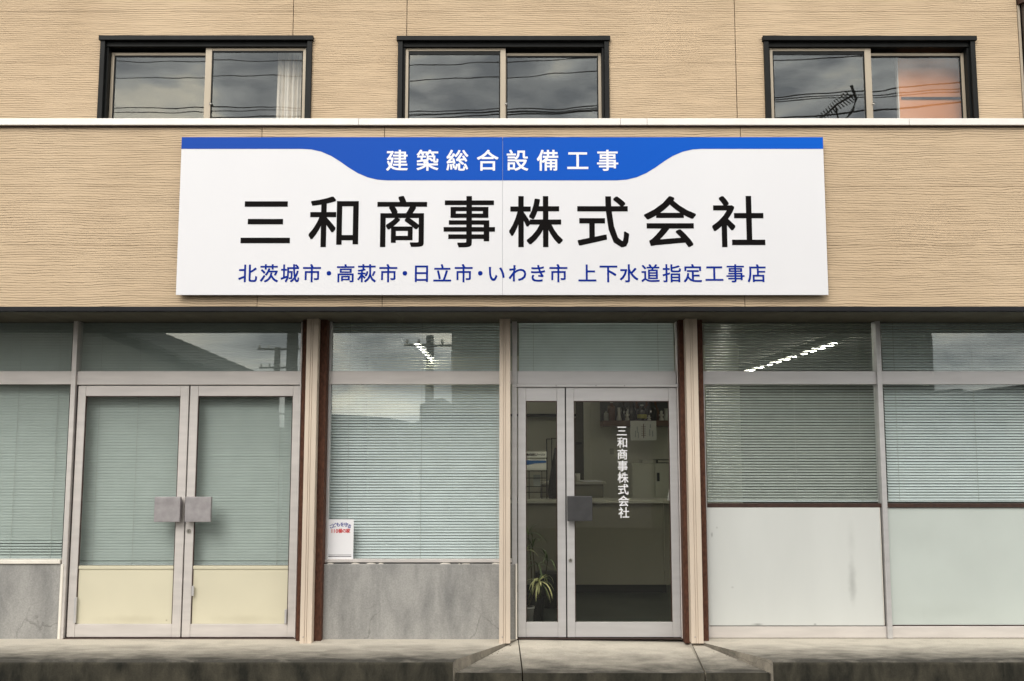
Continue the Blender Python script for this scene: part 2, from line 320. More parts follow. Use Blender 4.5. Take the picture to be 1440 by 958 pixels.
class MB:
    def __init__(s): s.v = []; s.f = []; s.smooth = False
    def box(s, x0, x1, y0, y1, z0, z1):
        b = len(s.v)
        s.v += [(x0, y0, z0), (x1, y0, z0), (x1, y1, z0), (x0, y1, z0), (x0, y0, z1), (x1, y0, z1), (x1, y1, z1), (x0, y1, z1)]
        s.f += [tuple(b + i for i in q) for q in ((0, 3, 2, 1), (4, 5, 6, 7), (0, 1, 5, 4), (1, 2, 6, 5), (2, 3, 7, 6), (3, 0, 4, 7))]
        return s
    def poly(s, pts, y0, y1):           # extrude an XZ outline (any winding) between y0 and y1
        a = sum(pts[i][0] * pts[(i + 1) % len(pts)][1] - pts[(i + 1) % len(pts)][0] * pts[i][1] for i in range(len(pts)))
        if a < 0: pts = pts[::-1]
        b = len(s.v); k = len(pts)
        s.v += [(x, y0, z) for x, z in pts] + [(x, y1, z) for x, z in pts]
        s.f.append(tuple(b + i for i in range(k))); s.f.append(tuple(b + k + i for i in reversed(range(k))))
        for i in range(k):
            j = (i + 1) % k; s.f.append((b + j, b + i, b + k + i, b + k + j))
        return s
    def plan(s, pts, z0, z1):           # extrude an XY outline; z0/z1 numbers or per-point lists
        a = sum(pts[i][0] * pts[(i + 1) % len(pts)][1] - pts[(i + 1) % len(pts)][0] * pts[i][1] for i in range(len(pts)))
        k = len(pts)
        zt = z1 if isinstance(z1, (list, tuple)) else [z1] * k
        if a < 0: pts = pts[::-1]; zt = list(zt)[::-1]
        b = len(s.v)
        s.v += [(x, y, z0) for x, y in pts] + [(x, y, z) for (x, y), z in zip(pts, zt)]
        s.f.append(tuple(b + i for i in reversed(range(k)))); s.f.append(tuple(b + k + i for i in range(k)))
        for i in range(k):
            j = (i + 1) % k; s.f.append((b + i, b + j, b + k + j, b + k + i))
        return s
    def tube(s, pts, r, n=8, cap=True):
        b = len(s.v); rs = r if isinstance(r, (list, tuple)) else [r] * len(pts)
        for i, p in enumerate(pts):
            p = Vector(p); d = (Vector(pts[min(i + 1, len(pts) - 1)]) - Vector(pts[max(i - 1, 0)])).normalized()
            u = d.cross(Vector((0, 0, 1)) if abs(d.z) < .9 else Vector((1, 0, 0))).normalized(); w = d.cross(u)
            for k in range(n):
                a = 2 * math.pi * k / n; s.v.append(tuple(p + (u * math.cos(a) + w * math.sin(a)) * rs[i]))
        for i in range(len(pts) - 1):
            for k in range(n):
                j = (k + 1) % n; s.f.append((b + i * n + k, b + i * n + j, b + (i + 1) * n + j, b + (i + 1) * n + k))
        if cap:
            s.f.append(tuple(b + k for k in reversed(range(n)))); s.f.append(tuple(b + (len(pts) - 1) * n + k for k in range(n)))
        return s
    def lathe(s, cx, cy, prof, n=14):   # prof: (radius, z)
        return s.tube([(cx, cy, z) for _, z in prof], [r for r, _ in prof], n)
    def mesh(s, bevel=0., seg=1):
        me = bpy.data.meshes.new('m'); me.from_pydata(s.v, [], s.f); me.validate()
        bm = bmesh.new(); bm.from_mesh(me)
        bmesh.ops.recalc_face_normals(bm, faces=bm.faces)
        if bevel: bmesh.ops.bevel(bm, geom=list(bm.edges), offset=bevel, segments=seg, affect='EDGES', profile=.5, clamp_overlap=True)
        bm.to_mesh(me); bm.free()
        if s.smooth: me.polygons.foreach_set('use_smooth', [True] * len(me.polygons))
        return me
def bx(x0, x1, y0, y1, z0, z1, bevel=.002, seg=1): return MB().box(x0, x1, y0, y1, z0, z1).mesh(bevel, seg)

def cut_panel(x0, x1, z0, z1, y0, y1, holes):   # a board with rectangular notches / holes
    xs = sorted({x0, x1, *[min(max(v, x0), x1) for h in holes for v in h[:2]]})
    zs = sorted({z0, z1, *[min(max(v, z0), z1) for h in holes for v in h[2:]]})
    def solid(i, j):
        if i < 0 or j < 0 or i >= len(xs) - 1 or j >= len(zs) - 1: return False
        cx, cz = (xs[i] + xs[i + 1]) / 2, (zs[j] + zs[j + 1]) / 2
        return not any(h[0] < cx < h[1] and h[2] < cz < h[3] for h in holes)
    mb = MB(); idx = {}
    def V(x, y, z):
        k = (x, y, z)
        if k not in idx: idx[k] = len(mb.v); mb.v.append(k)
        return idx[k]
    for i in range(len(xs) - 1):
        for j in range(len(zs) - 1):
            if not solid(i, j): continue
            a, b, c, d = xs[i], xs[i + 1], zs[j], zs[j + 1]
            mb.f.append((V(a, y0, c), V(b, y0, c), V(b, y0, d), V(a, y0, d)))
            mb.f.append((V(a, y1, d), V(b, y1, d), V(b, y1, c), V(a, y1, c)))
            if not solid(i - 1, j): mb.f.append((V(a, y0, d), V(a, y1, d), V(a, y1, c), V(a, y0, c)))
            if not solid(i + 1, j): mb.f.append((V(b, y0, c), V(b, y1, c), V(b, y1, d), V(b, y0, d)))
            if not solid(i, j - 1): mb.f.append((V(a, y0, c), V(a, y1, c), V(b, y1, c), V(b, y0, c)))
            if not solid(i, j + 1): mb.f.append((V(a, y0, d), V(b, y0, d), V(b, y1, d), V(a, y1, d)))
    out_ = []
    par = list(range(len(mb.v)))
    def find(a):
        while par[a] != a: a = par[a]
        return a
    for f in mb.f:
        for q in f[1:]: par[find(q)] = find(f[0])
    for root in sorted({find(f[0]) for f in mb.f}):
        fs = [f for f in mb.f if find(f[0]) == root]; ids = sorted({q for f in fs for q in f}); mp2 = {q: i for i, q in enumerate(ids)}
        c = MB(); c.v = [mb.v[q] for q in ids]; c.f = [tuple(mp2[q] for q in f) for f in fs]; out_.append(c.mesh())
    return out_

# glyph outlines come from Blender's own built-in interface font
_gc = {}
def glyph(ch, bold=0):
    k = (ch, bold)
    if k in _gc: return _gc[k]
    cu = bpy.data.curves.new('t', 'FONT'); cu.body = ch; cu.size = 1; cu.offset = bold; cu.resolution_u = 3; cu.fill_mode = 'FRONT'; cu.extrude = 0
    ob = bpy.data.objects.new('t', cu); C.objects.link(ob)
    me = ob.to_mesh(); vs = [tuple(v.co) for v in me.vertices]; fs = [tuple(p.vertices) for p in me.polygons]
    ob.to_mesh_clear(); bpy.data.objects.remove(ob); bpy.data.curves.remove(cu)
    _gc[k] = (vs, fs); return _gc[k]
def bounds(vs): return min(v[0] for v in vs), max(v[0] for v in vs), min(v[1] for v in vs), max(v[1] for v in vs)
def text_mesh(items, y, bold, thick=.0006):
    """items: (char, x_centre, z_of_em_centre, em, [rot]); vinyl letters facing -Y. Weight is added by
    laying shifted copies of each glyph a hair in front of one another."""
    V = []; Fc = []
    for it in items:
        ch, xc, zc, em = it[:4]; rot = it[4] if len(it) > 4 else 0
        vs, fs = glyph(ch, 0)
        if not vs: continue
        x0, x1, z0, z1 = bounds(vs); k = len(vs); cs, sn = math.cos(rot), math.sin(rot)
        offs = [(0, 0)] + ([(bold * a, bold * c) for a, c in ((1, 1), (1, -1), (-1, 1), (-1, -1), (1, 0), (-1, 0), (0, 1), (0, -1))] if bold else [])
        for n_, (ox, oz) in enumerate(offs):
            b = len(V)
            for v in vs:
                gx, gz = (v[0] - (x0 + x1) / 2 + ox) * em, (v[1] - .36 + oz) * em
                V.append((xc + gx * cs - gz * sn, y - n_ * .00005, zc + gx * sn + gz * cs))
            Fc += [tuple(b + i for i in f) for f in fs]
    me = bpy.data.meshes.new('text'); me.from_pydata(V, [], Fc)
    return me

# ================================================================== THE BUILDING
YF, YU = -.69, .57              # fascia plane, upper wall plane
XL, XR = -6.4, 6.4
bld = thing('shop_building', 'two storey beige shop building with glazed aluminium shopfront', 'building', (0, 0, 0))
ZH = PZ(447, 0)                 # shopfront head
ZFB = PZ(432, YF); ZFT = PZ(178.5, YF); ZCT = PZ(168.5, YF)
ZTT, ZTB = PZ(522, 0), PZ(540.5, 0)
XEND = 7.6                      # right end of the building is just past the frame, left goes on

# --- fascia siding boards
fj = [-7.6] + [PX(a, 180, YF) for a in (368.6, 540.9, 1041)] + [7.6]
fr = [ZFB, PZ(345, YF), PZ(262, YF), ZFT]
g = .0016
for i in range(4):
    for j in range(3):
        jog = random.uniform(-.0008, .0008)
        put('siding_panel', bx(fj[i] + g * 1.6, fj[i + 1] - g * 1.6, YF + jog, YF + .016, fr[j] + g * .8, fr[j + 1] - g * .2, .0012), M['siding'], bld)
put('fascia_backing', bx(-7.6, 7.6, YF + .018, YF + .16, ZFB + .004, ZFT - .002), M['brown'], bld)
# coping in lengths with hairline joints
cj = [-7.7] + [PX(a, 173, YF - .03) for a in (504.5, 872.5, 910, 1278.6)] + [7.7]
for a, b in zip(cj, cj[1:]):
    me = MB().poly([(0, 0)] * 0 or [(a + .0012, ZFT + .004), (b - .0012, ZFT + .004), (b - .0012, ZCT), (a + .0012, ZCT)], YF - .035, YF + .22).mesh(.003, 2)
    put('coping', me, M['coping'], bld)
put('coping_shadow_strip', bx(-7.65, 7.65, YF - .012, YF + .17, ZFT - .006, ZFT + .003, 0), M['brown'], bld)  # solid dark strip that paints the shadow line under the coping
# drip rail, soffit boards
put('drip_rail', bx(-7.65, 7.65, YF - .012, YF + .05, ZFB - .034, ZFB + .003, .003), M['drip'], bld)
sj = [-7.6, PX(270, 440, -.4), PX(560, 440, -.4), PX(905, 440, -.4), PX(1250, 440, -.4), 7.6]
for a, b in zip(sj, sj[1:]):
    put('soffit_board', bx(a + .001, b - .001, YF + .05, .12, ZFB - .024, ZFB - .012, .001), M['soffit'], bld)
# --- little flat roof between fascia and upper wall
put('lower_roof', bx(-7.6, 7.6, YF + .17, YU + .1, ZFT - .25, ZFT - .2, 0), M['brown'], bld)

# --- upper wall
ZROOF = PZ(-120, YU)
wins = [  # outer trim x0,x1 (at py 110), meeting stile x0,x1, which sash is in front ('L'/'R')
    (140.5, 438.5, 288, 297, 'R'), (559.5, 856.5, 703.5, 711, 'L'), (1074.5, 1372, 1217, 1226, 'L')]
ur = [PZ(230, YU), PZ(88.5, YU), PZ(16.5, YU), ZROOF]
uj = [-8.4] + [PX(a, 40, YU) for a in (412, 572, 1033.5)] + [PX(1434, 80, YU)]
holes = []
for w in wins:
    top = 51 if w[0] > 500 else 50.5
    holes.append((PX(w[0] + 5, 110, YU), PX(w[1] - 5, 110, YU), PZ(300, YU), PZ(top + 6, YU)))
for i in range(4):
    for j in range(3):
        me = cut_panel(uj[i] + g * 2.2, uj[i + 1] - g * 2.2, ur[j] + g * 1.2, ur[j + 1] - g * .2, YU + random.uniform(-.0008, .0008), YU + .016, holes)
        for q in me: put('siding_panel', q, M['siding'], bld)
for hx in holes: pass
xs = [-8.4] + [v for h in holes for v in h[:2]] + [uj[-1]]
for a, b in zip(xs[::2], xs[1::2]):
    put('wall_core', bx(a - .004 if a > -8 else a, b + .004 if b < 5 else b, YU + .018, YU + .16, ZFT - .2, ZROOF, 0), M['brown'], bld)
for h in holes: put('wall_core', bx(h[0] + .004, h[1] - .004, YU + .018, YU + .16, h[3] - .004, ZROOF, 0), M['brown'], bld)
# corner trim and downpipe at the right end
xe = uj[-1]
put('corner_trim', bx(xe, xe + .022, YU - .012, YU + .1, ZFT - .2, PZ(8, YU), .002), M['alu_beige'], bld)
dp = MB(); dp.smooth = True
dp.tube([(xe + .085, YU - .02, ZFT - .2), (xe + .085, YU - .02, ZROOF)], .052, 16)
put('downpipe', dp.mesh(), M['pipe'], bld)
put('downpipe_collar', MB().tube([(xe + .075, YU - .02, PZ(8, YU)), (xe + .075, YU - .02, PZ(-6, YU))], .075, 16).mesh(), M['brown'], bld)
put('side_wall', bx(xe + .15, XEND, YU + .03, YU + .2, ZFT - .2, ZROOF, 0), M['brown'], bld)
# eaves just above the picture shade the top of the wall
put('eaves', bx(-8.8, 8.2, YU - .42, YU + .5, ZROOF, ZROOF + .16, .01), M['soffit'], bld)
put('roof_slab', bx(-8.8, 8.2, YU + .5, 11.2, ZROOF + .02, ZROOF + .14, .01), M['brown'], bld)
for x in (-8.4, 7.7):
    put('end_wall', bx(x - .1, x, .9, 11, -.02, ZROOF, 0), M['darkwall'], bld)
put('rear_wall', bx(-8.4, 7.7, 11, 11.12, -.02, ZROOF, 0), M['darkwall'], bld)

# --- upstairs windows: casing > nothing deeper; each sash its own part of the window
for wi, (a, b, m0, m1, front) in enumerate(wins):
    x0, x1 = PX(a, 110, YU), PX(b, 110, YU); zt = PZ(51 if wi else 50.5, YU - .03); zb = ZFT - .35
    wn = put('window', MB().box(x0 - .012, x1 + .012, YU - .045, YU + .03, zt - .045, zt).box(x0, x0 + .045, YU - .03, YU + .03, zb, zt - .046)
             .box(x1 - .045, x1, YU - .03, YU + .03, zb, zt - .046).mesh(.003), M['black'], bld)
    # deep black head and jambs inside
    put('reveal', MB().box(x0 + .046, x1 - .046, YU + .0, YU + .15, zt - .09, zt - .047).box(x0 + .046, x0 + .064, YU + .012, YU + .15, zb, zt - .091)
        .box(x1 - .064, x1 - .046, YU + .012, YU + .15, zb, zt - .091).mesh(.001), M['black'], wn)
    xm0, xm1 = PX(m0, 110, YU + .03), PX(m1, 110, YU + .03); st = .028; hz = zt - .092
    for side in ('L', 'R'):
        yb = YU + (.03 if side == front else .075)
        if side == 'L': s0, s1, wl, wr = x0 + .066, xm1, st, (xm1 - xm0)
        else: s0, s1, wl, wr = xm0, x1 - .066, (xm1 - xm0), st
        zz = hz - (0 if side == front else .028)
        if side != front:
            if side == 'L': s1 = xm1 - .006; 
            else: s0 = xm0 + .006
        fr_ = MB().box(s0, s0 + wl, yb, yb + .03, zb, zz).box(s1 - wr, s1, yb, yb + .03, zb, zz)
        fr_.box(s0 + wl + .0005, s1 - wr - .0005, yb + .002, yb + .028, zz - .026, zz)
        sh = put('sash_frame', fr_.mesh(.0015), M['alu_beige'], wn)
        put('gasket', MB().box(s0 + wl + .001, s0 + wl + .011, yb + .006, yb + .02, zb, zz - .028).box(s1 - wr - .011, s1 - wr - .001, yb + .008, yb + .02, zb, zz - .028)
            .box(s0 + wl + .012, s1 - wr - .012, yb + .006, yb + .02, zz - .040 - (.02 if side == 'L' and wi else 0), zz - .028).mesh(0), M['black'], wn)
        put('pane', bx(s0 + wl + .002, s1 - wr - .002, yb + .012, yb + .017, zb, zz - .028, 0), M['glass_up'], wn)
    lk = MB(); lk.smooth = True; lk.lathe(0, 0, [(.0, -.001), (.012, 0), (.012, .012), (.0, .014)], 10)
    me = lk.mesh(); me.transform(Matrix.Rotation(R(90), 4, 'X')); me.transform(Matrix.Translation((xm1 + .004, YU + .028, PZ(145, YU))))
    put('latch', me, M['lock'], wn)
# upstairs room shell
rz0, rz1 = ZFT - .36, ZROOF - .05
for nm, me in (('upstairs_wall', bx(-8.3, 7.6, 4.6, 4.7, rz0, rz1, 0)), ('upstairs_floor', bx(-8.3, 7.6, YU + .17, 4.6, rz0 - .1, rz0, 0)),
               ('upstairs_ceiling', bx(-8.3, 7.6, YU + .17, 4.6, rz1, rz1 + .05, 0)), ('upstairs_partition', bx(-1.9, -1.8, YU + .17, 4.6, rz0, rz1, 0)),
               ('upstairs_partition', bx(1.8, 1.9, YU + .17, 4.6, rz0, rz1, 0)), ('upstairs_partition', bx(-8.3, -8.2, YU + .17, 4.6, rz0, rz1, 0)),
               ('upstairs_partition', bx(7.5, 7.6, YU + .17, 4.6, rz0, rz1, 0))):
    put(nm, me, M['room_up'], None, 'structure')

# curtain gathered at the right of the left window
def curtain(x0, x1, x0b, z0, z1, y, folds, label, m, cat):
    V = []; Fc = []; nx, nzz = 90, 14
    for j in range(nzz + 1):
        t = j / nzz; z = z1 + (z0 - z1) * t; xa = x0 + (x0b - x0) * t
        for i in range(nx + 1):
            s = i / nx; ph = s * folds * 2 * math.pi + .8 * math.sin(s * 9) + .25 * math.sin(t * 4 + s * 6)
            V.append((xa + (x1 - xa) * s, y + .028 * math.sin(ph) + .012 * math.sin(2.3 * ph + 1), z))
    for j in range(nzz):
        for i in range(nx):
            a = j * (nx + 1) + i; Fc.append((a, a + 1, a + nx + 2, a + nx + 1))
    k = len(V); V += [(x, yy + .003, z) for x, yy, z in V]; Fc += [tuple(k + q for q in reversed(f)) for f in Fc]
    me = bpy.data.meshes.new('c'); me.from_pydata(V, [], Fc); me.polygons.foreach_set('use_smooth', [True] * len(me.polygons))
    return tag(put('curtain', me, m, None, origin=(x0, y, z0)), label, cat)
curtain(PX(391, 80, .8), PX(432, 80, .8), PX(386, 168, .8), ZFT - .34, PZ(66, .8), .80, 5, 'cream gathered curtain hanging inside the upper left window', M['curtain'], 'curtain')
yd = .84
dr = thing('orange_door', 'orange wooden door standing open behind the upper right window', 'door', (PX(1290, 140, yd), yd, rz0))
dx0, dx1 = PX(1262, 120, yd), PX(1352, 120, yd)
put('door_leaf', bx(dx0 + .012, dx1, yd, yd + .035, rz0, PZ(82, yd), .004), M['orange'], dr)
put('edge_strip', bx(dx0, dx0 + .011, yd - .004, yd + .036, rz0, PZ(80, yd), .001), M['trim_white'], dr)
put('rail', bx(dx0 + .03, dx1 - .02, yd - .012, yd - .001, PZ(140, yd), PZ(137, yd), .001), M['brown'], dr)
curtain(PX(1352, 80, 1.1), PX(1372, 80, 1.1), PX(1350, 168, 1.1), ZFT - .34, PZ(60, 1.1), 1.1, 2, 'thin grey curtain edge at the far right of the upper right window', M['curtain'], 'curtain')

# ================================================================== GROUND FLOOR
XA0, XA1 = PX(101.5, 530, 0), PX(108, 530, 0)
XP1 = PX(424, 530, 0)
def frame_part(nm, x0, x1, y0, y1, z0, z1, m='alu', parent=bld, bevel=.002): return put(nm, bx(x0, x1, y0, y1, z0, z1, bevel), M[m], parent)

# left bay : fixed window
ZS0 = PZ(787, 0); ZS0b = PZ(792.5, 0)
w0 = frame_part('window', -7.6, XA0 - .001, .004, .075, ZTB, ZTT)
w0['label'] = 'fixed shop window at the left edge of the front'
put('head_rail', bx(-7.6, XA0 - .001, .006, .075, ZH - .03, ZH + .03, .002), M['brown'], w0)
put('pane', bx(-7.6, XA0 - .001, .035, .041, ZTT, ZH - .03, 0), M['glass'], w0)
put('pane', bx(-7.6, XA0 - .001, .035, .041, ZS0, ZTB, 0), M['glass'], w0)
put('sill', MB().box(-7.6, XA0 - .012, -.03, .075, ZS0b, ZS0).mesh(.003), M['trim_white'], w0)
cw = put('concrete_wall', bx(-7.6, PX(82.5, 880, -.01), -.015, .09, -.02, ZS0b - .002, .004), M['concrete'], bld)
put('edge_trim', bx(PX(82.8, 880, -.01), PX(86.5, 880, -.01), -.03, .06, 0, ZS0b - .003, .002), M['trim_white'], bld)
frame_part('mullion', XA0, XA1, -.022, .08, 0, ZH + .02)
frame_part('door_jamb', XA1 + .001, XA1 + .008, .02, .075, 0, ZTB, 'brown')

# left double doors
def door(label, x0, x1, z0, z1, sl, sr, rt, rb, m, yo=.006, glass='glass', gz=None):
    """x0..x1 leaf, sl/sr stile widths, rt top rail height, rb bottom rail height, gz bottom of the glass"""
    d = put('door', MB().box(x0, x0 + sl, yo, yo + .042, z0, z1).box(x1 - sr, x1, yo, yo + .042, z0, z1).mesh(.0025), M[m], bld)
    d['label'] = label
    put('top_rail', bx(x0 + sl + .0006, x1 - sr - .0006, yo + .002, yo + .04, z1 - rt, z1 - .0006, .002), M[m], d)
    put('bottom_rail', bx(x0 + sl + .0006, x1 - sr - .0006, yo + .002, yo + .04, z0 + .0006, z0 + rb, .002), M[m], d)
    put('pane', bx(x0 + sl, x1 - sr, yo + .02, yo + .026, gz if gz is not None else z0 + rb, z1 - rt, 0), M[glass], d)
    put('gasket', MB().box(x0 + sl + .0008, x0 + sl + .007, yo + .006, yo + .018, z0 + rb + .001, z1 - rt - .001).box(x1 - sr - .007, x1 - sr - .0008, yo + .006, yo + .018, z0 + rb + .001, z1 - rt - .001)
        .box(x0 + sl + .008, x1 - sr - .008, yo + .006, yo + .018, z1 - rt - .008, z1 - rt - .001).mesh(0), M['brown'], d)
    return d
zd0, zd1 = PZ(896.5, 0), PZ(542.5, 0)
xq = lambda px, py=560: PX(px, py, .006)
rt = zd1 - PZ(557, 0); rb = PZ(878, 0) - zd0; zc = PZ(796, 0)
dl = door('left leaf of the wide double door with cream lower panel', xq(109.5), xq(265.3), zd0, zd1, xq(120.3) - xq(109.5), xq(265.3) - xq(253.5), rt, rb, 'alu', gz=zc)
dr_ = door('right leaf of the wide double door with cream lower panel', xq(267.2), xq(423.3), zd0, zd1, xq(278.6) - xq(267.2), xq(423.3) - xq(411.8), rt, rb, 'alu', gz=zc)
for d, a, b in ((dl, 120.3, 253.5), (dr_, 278.6, 411.8)):
    put('kick_panel', bx(xq(a) + .002, xq(b) - .002, .02, .032, zd0 + rb, zc - .028, .001), M['cream'], d)
    put('middle_rail', bx(xq(a) + .001, xq(b) - .001, .012, .034, zc - .027, zc, .002), M['cream'], d)
def handle(d, px0, px1, py0, py1, m, depth=.05, tilt=0):
    x0, x1, z0, z1 = PX(px0, 716, -.06), PX(px1, 716, -.06), PZ(py1, -.06), PZ(py0, -.06)
    h = put('handle', bx(x0, x1, -.07, -.058, z0, z1, .005, 3), M[m], d)
    xs_ = x1 if d is dl else x0
    o = put('handle_stem', bx((x0 + x1) / 2 - .02 if d not in (dl, dr_) else (x1 - .05 if d is dl else x0 + .01), (x0 + x1) / 2 + .02 if d not in (dl, dr_) else (x1 - .01 if d is dl else x0 + .05), -.0575, .007, z0 + .02, z1 - .02, .002), M[m], d)
    put('handle_lip', MB().box(x0, x0 + .004, -.0577, -.035, z0 + .003, z1 - .003).box(x1 - .004, x1, -.0577, -.035, z0 + .003, z1 - .003)
        .box(x0 + .004, x1 - .004, -.0577, -.035, z0 + .003, z0 + .007).box(x0 + .004, x1 - .004, -.0577, -.035, z1 - .007, z1 - .003).mesh(0), M[m], d)
handle(dl, 217.2, 253.6, 698.6, 734.3, 'handle')
handle(dr_, 260.5, 297, 698.6, 734.3, 'handle')
def lock(d, px, py, r=.017):
    lk = MB(); lk.smooth = False; lk.lathe(0, 0, [(r * .2, -.001), (r, 0), (r, .010), (r * .7, .016), (r * .3, .016)], 16)
    me = lk.mesh(); me.transform(Matrix.Rotation(R(90), 4, 'X')); x, z = P(px, py, -.01); me.transform(Matrix.Translation((x, .0058, z)))
    put('lock_cylinder', me, M['lock'], d)
    put('keyhole', bx(x - .0015, x + .0015, -.0115, -.0095, z - r * .5, z + r * .5, 0), M['black'], d)
lock(dr_, 264.8, 747)
for d, px, a, b in ((dl, 107, 840, 876), (dr_, 271.5, 824, 838), (dr_, 402, 857, 877)):
    x = PX(px, a, 0); put('hinge', bx(x - .008, x + .010, -.012, .0055, PZ(b, 0), PZ(a, 0), .002), M['alu_grey'], d)
put('threshold', bx(XA1, xq(424), -.03, .08, .0, zd0 - .004, .001), M['brown'], bld)
# transom over the doors
wt = frame_part('window', XA1 + .001, XP1, .002, .075, PZ(541.2, 0), ZTT)
wt['label'] = 'transom window above the wide double door'
put('pane', bx(XA1 + .001, XP1 - .02, .035, .041, ZTT, ZH - .03, 0), M['glass'], wt)
put('head_rail', bx(XA1 + .001, XP1, .006, .075, ZH - .03, ZH + .03, .002), M['brown'], wt)
frame_part('jamb', XP1 - .013, XP1 - .001, .0, .07, 0, ZH - .031)

# rusty columns with beige shutter posts
def column(c0, c1, p0, p1, lab):
    if c0: put('steel_column', bx(PX(c0, 530, -.1), PX(c1, 530, -.1), -.105, .08, -.02, ZH + .1, .004), M['rust'], bld, label=lab)
    x0, x1 = PX(p0, 520, -.2), PX(p1, 520, -.2); wdt = x1 - x0
    pts = [(x0, -.2), (x0 + wdt * .36, -.2), (x0 + wdt * .37, -.193), (x0 + wdt * .40, -.193), (x0 + wdt * .41, -.2), (x0 + wdt * .54, -.2), (x0 + wdt * .55, -.193),
           (x0 + wdt * .58, -.193), (x0 + wdt * .59, -.2), (x1, -.2), (x1, -.11), (x0, -.11)]
    p = put('shutter_post', MB().plan(pts, .0, ZFB - .026).mesh(), M['post'], bld)
    rv = MB()
    for z in (.05,):
        rv.tube([((x0 + wdt * .3), -.204, z), ((x0 + wdt * .3), -.199, z)], .005, 8)
    put('screw', rv.mesh(), M['handle'], p)
column(424.5, 459, 430.2, 446.2, None)
column(956, 989, 965, 981.5, None)
column(None, None, 702.4, 717.6, None)

# middle bay window with concrete below
xb0, xb1 = PX(460, 530, 0), PX(722, 530, 0)
w2 = frame_part('window', xb0, xb1, .002, .075, ZTB, ZTT)
w2['label'] = 'shop window with venetian blind between the rusty column and the entrance'
put('pane', bx(xb0 + .035, xb1, .035, .041, ZTT, ZH - .03, 0), M['glass'], w2)
zs2, zs2b = PZ(786.8, 0), PZ(791, 0)
put('pane', bx(xb0 + .035, xb1, .035, .041, zs2, ZTB, 0), M['glass'], w2)
put('sill', bx(xb0 + .001, xb1, -.004, .075, zs2b, zs2, .002), M['alu'], w2)
put('side_frame', MB().box(xb0, xb0 + .03, .003, .075, zs2 + .0006, ZTB - .0006).box(xb0, xb0 + .03, .003, .075, ZTT + .0006, ZH - .0306).mesh(.002), M['alu_grey'], w2)
put('head_rail', bx(xb0, xb1, .006, .075, ZH - .03, ZH + .03, .002), M['brown'], w2)
put('concrete_wall', bx(PX(449, 850, -.02), PX(724.5, 850, -.02), -.03, .09, -.02, zs2b - .011, .005, 2), M['concrete'], bld)
# crumbling mortar bits on the wall's top edge
mb = MB(); x = PX(451, 792, -.03)
while x < PX(700, 792, -.03):
    wd = random.uniform(.01, .09); h = random.uniform(.002, .009)
    if random.random() < .45: mb.poly([(x, zs2b - .0115), (x + wd, zs2b - .0115), (x + wd * .8, zs2b - .0115 + h * .6), (x + wd * .3, zs2b - .0115 + h)], -.024 + random.uniform(-.006, .006), .02)
    x += wd + random.uniform(.01, .09)
put('mortar_crumb', mb.mesh(.001), M['trim_white'], bld, 'stuff')
put('edge_trim', bx(PX(725, 850, -.03), PX(727.4, 850, -.03), -.04, .05, 0.002, zs2b - .01, .001), M['trim_white'], bld)

# entrance
xd = lambda px, py=560: PX(px, py, .006)
zt_d = PZ(544.8, 0); ze0 = PZ(896.6, 0)
w3 = frame_part('window', xd(727.3), xd(951), .004, .075, PZ(540, 0), ZTT, 'alu_grey'); w3['label'] = 'transom window above the entrance door'
put('pane', bx(xd(727.3), xd(951), .035, .041, ZTT, ZH - .03, 0), M['glass'], w3)
put('head_rail', bx(xd(720), xd(957), .006, .075, ZH - .03, ZH + .03, .002), M['brown'], w3)
hr = frame_part('door_head', xd(720), xd(955.5), -.012, .07, zt_d + .002, PZ(540, 0) - .001, 'alu_grey')
for px in (727, 782, 838, 878, 953):
    me = MB().tube([(xd(px), -.0165, PZ(542.5, 0)), (xd(px), -.0115, PZ(542.5, 0))], .005, 8).mesh(); put('screw', me, M['handle'], hr)
frame_part('jamb', xd(720), xd(727), -.006, .07, 0, ZH - .031, 'alu_grey')
frame_part('jamb', xd(952.2), xd(956), -.006, .07, 0, ZH - .031, 'alu')
rt2 = zt_d - PZ(564, 0); rb2 = PZ(875.5, 0) - ze0
dn = door('narrow fixed leaf at the left of the entrance', xd(728.4), xd(794.3), ze0, zt_d, xd(739.3) - xd(728.4), xd(794.3) - xd(783.2), rt2, rb2, 'alu_grey', glass='glass_door')
dw = door('wide clear glass entrance door with white vertical lettering', xd(796), xd(951.6), ze0, zt_d, xd(806.8) - xd(796), xd(951.6) - xd(940.6), rt2, rb2, 'alu_grey', glass='glass_door')
handle(dw, 797.8, 833, 697.6, 733, 'handle_dark')
lock(dw, 802.3, 788, .015)
ct = '三和商事株式会社'; items = []
for i, ch in enumerate(ct):
    py = 606.4 + i * 16.42; x, z = P(874.3 + .43 * i, py, .022); items.append((ch, x, z, .094))
put('lettering', text_mesh(items, .0195, .012, .0005), M['signwhite'], dw)
put('threshold', bx(xd(720), xd(956), -.03, .08, .0, ze0 - .006, .001), M['brown'], bld)
put('joint_strip', bx(xd(794.6), xd(795.7), .012, .04, ze0, zt_d, 0), M['black'], bld)

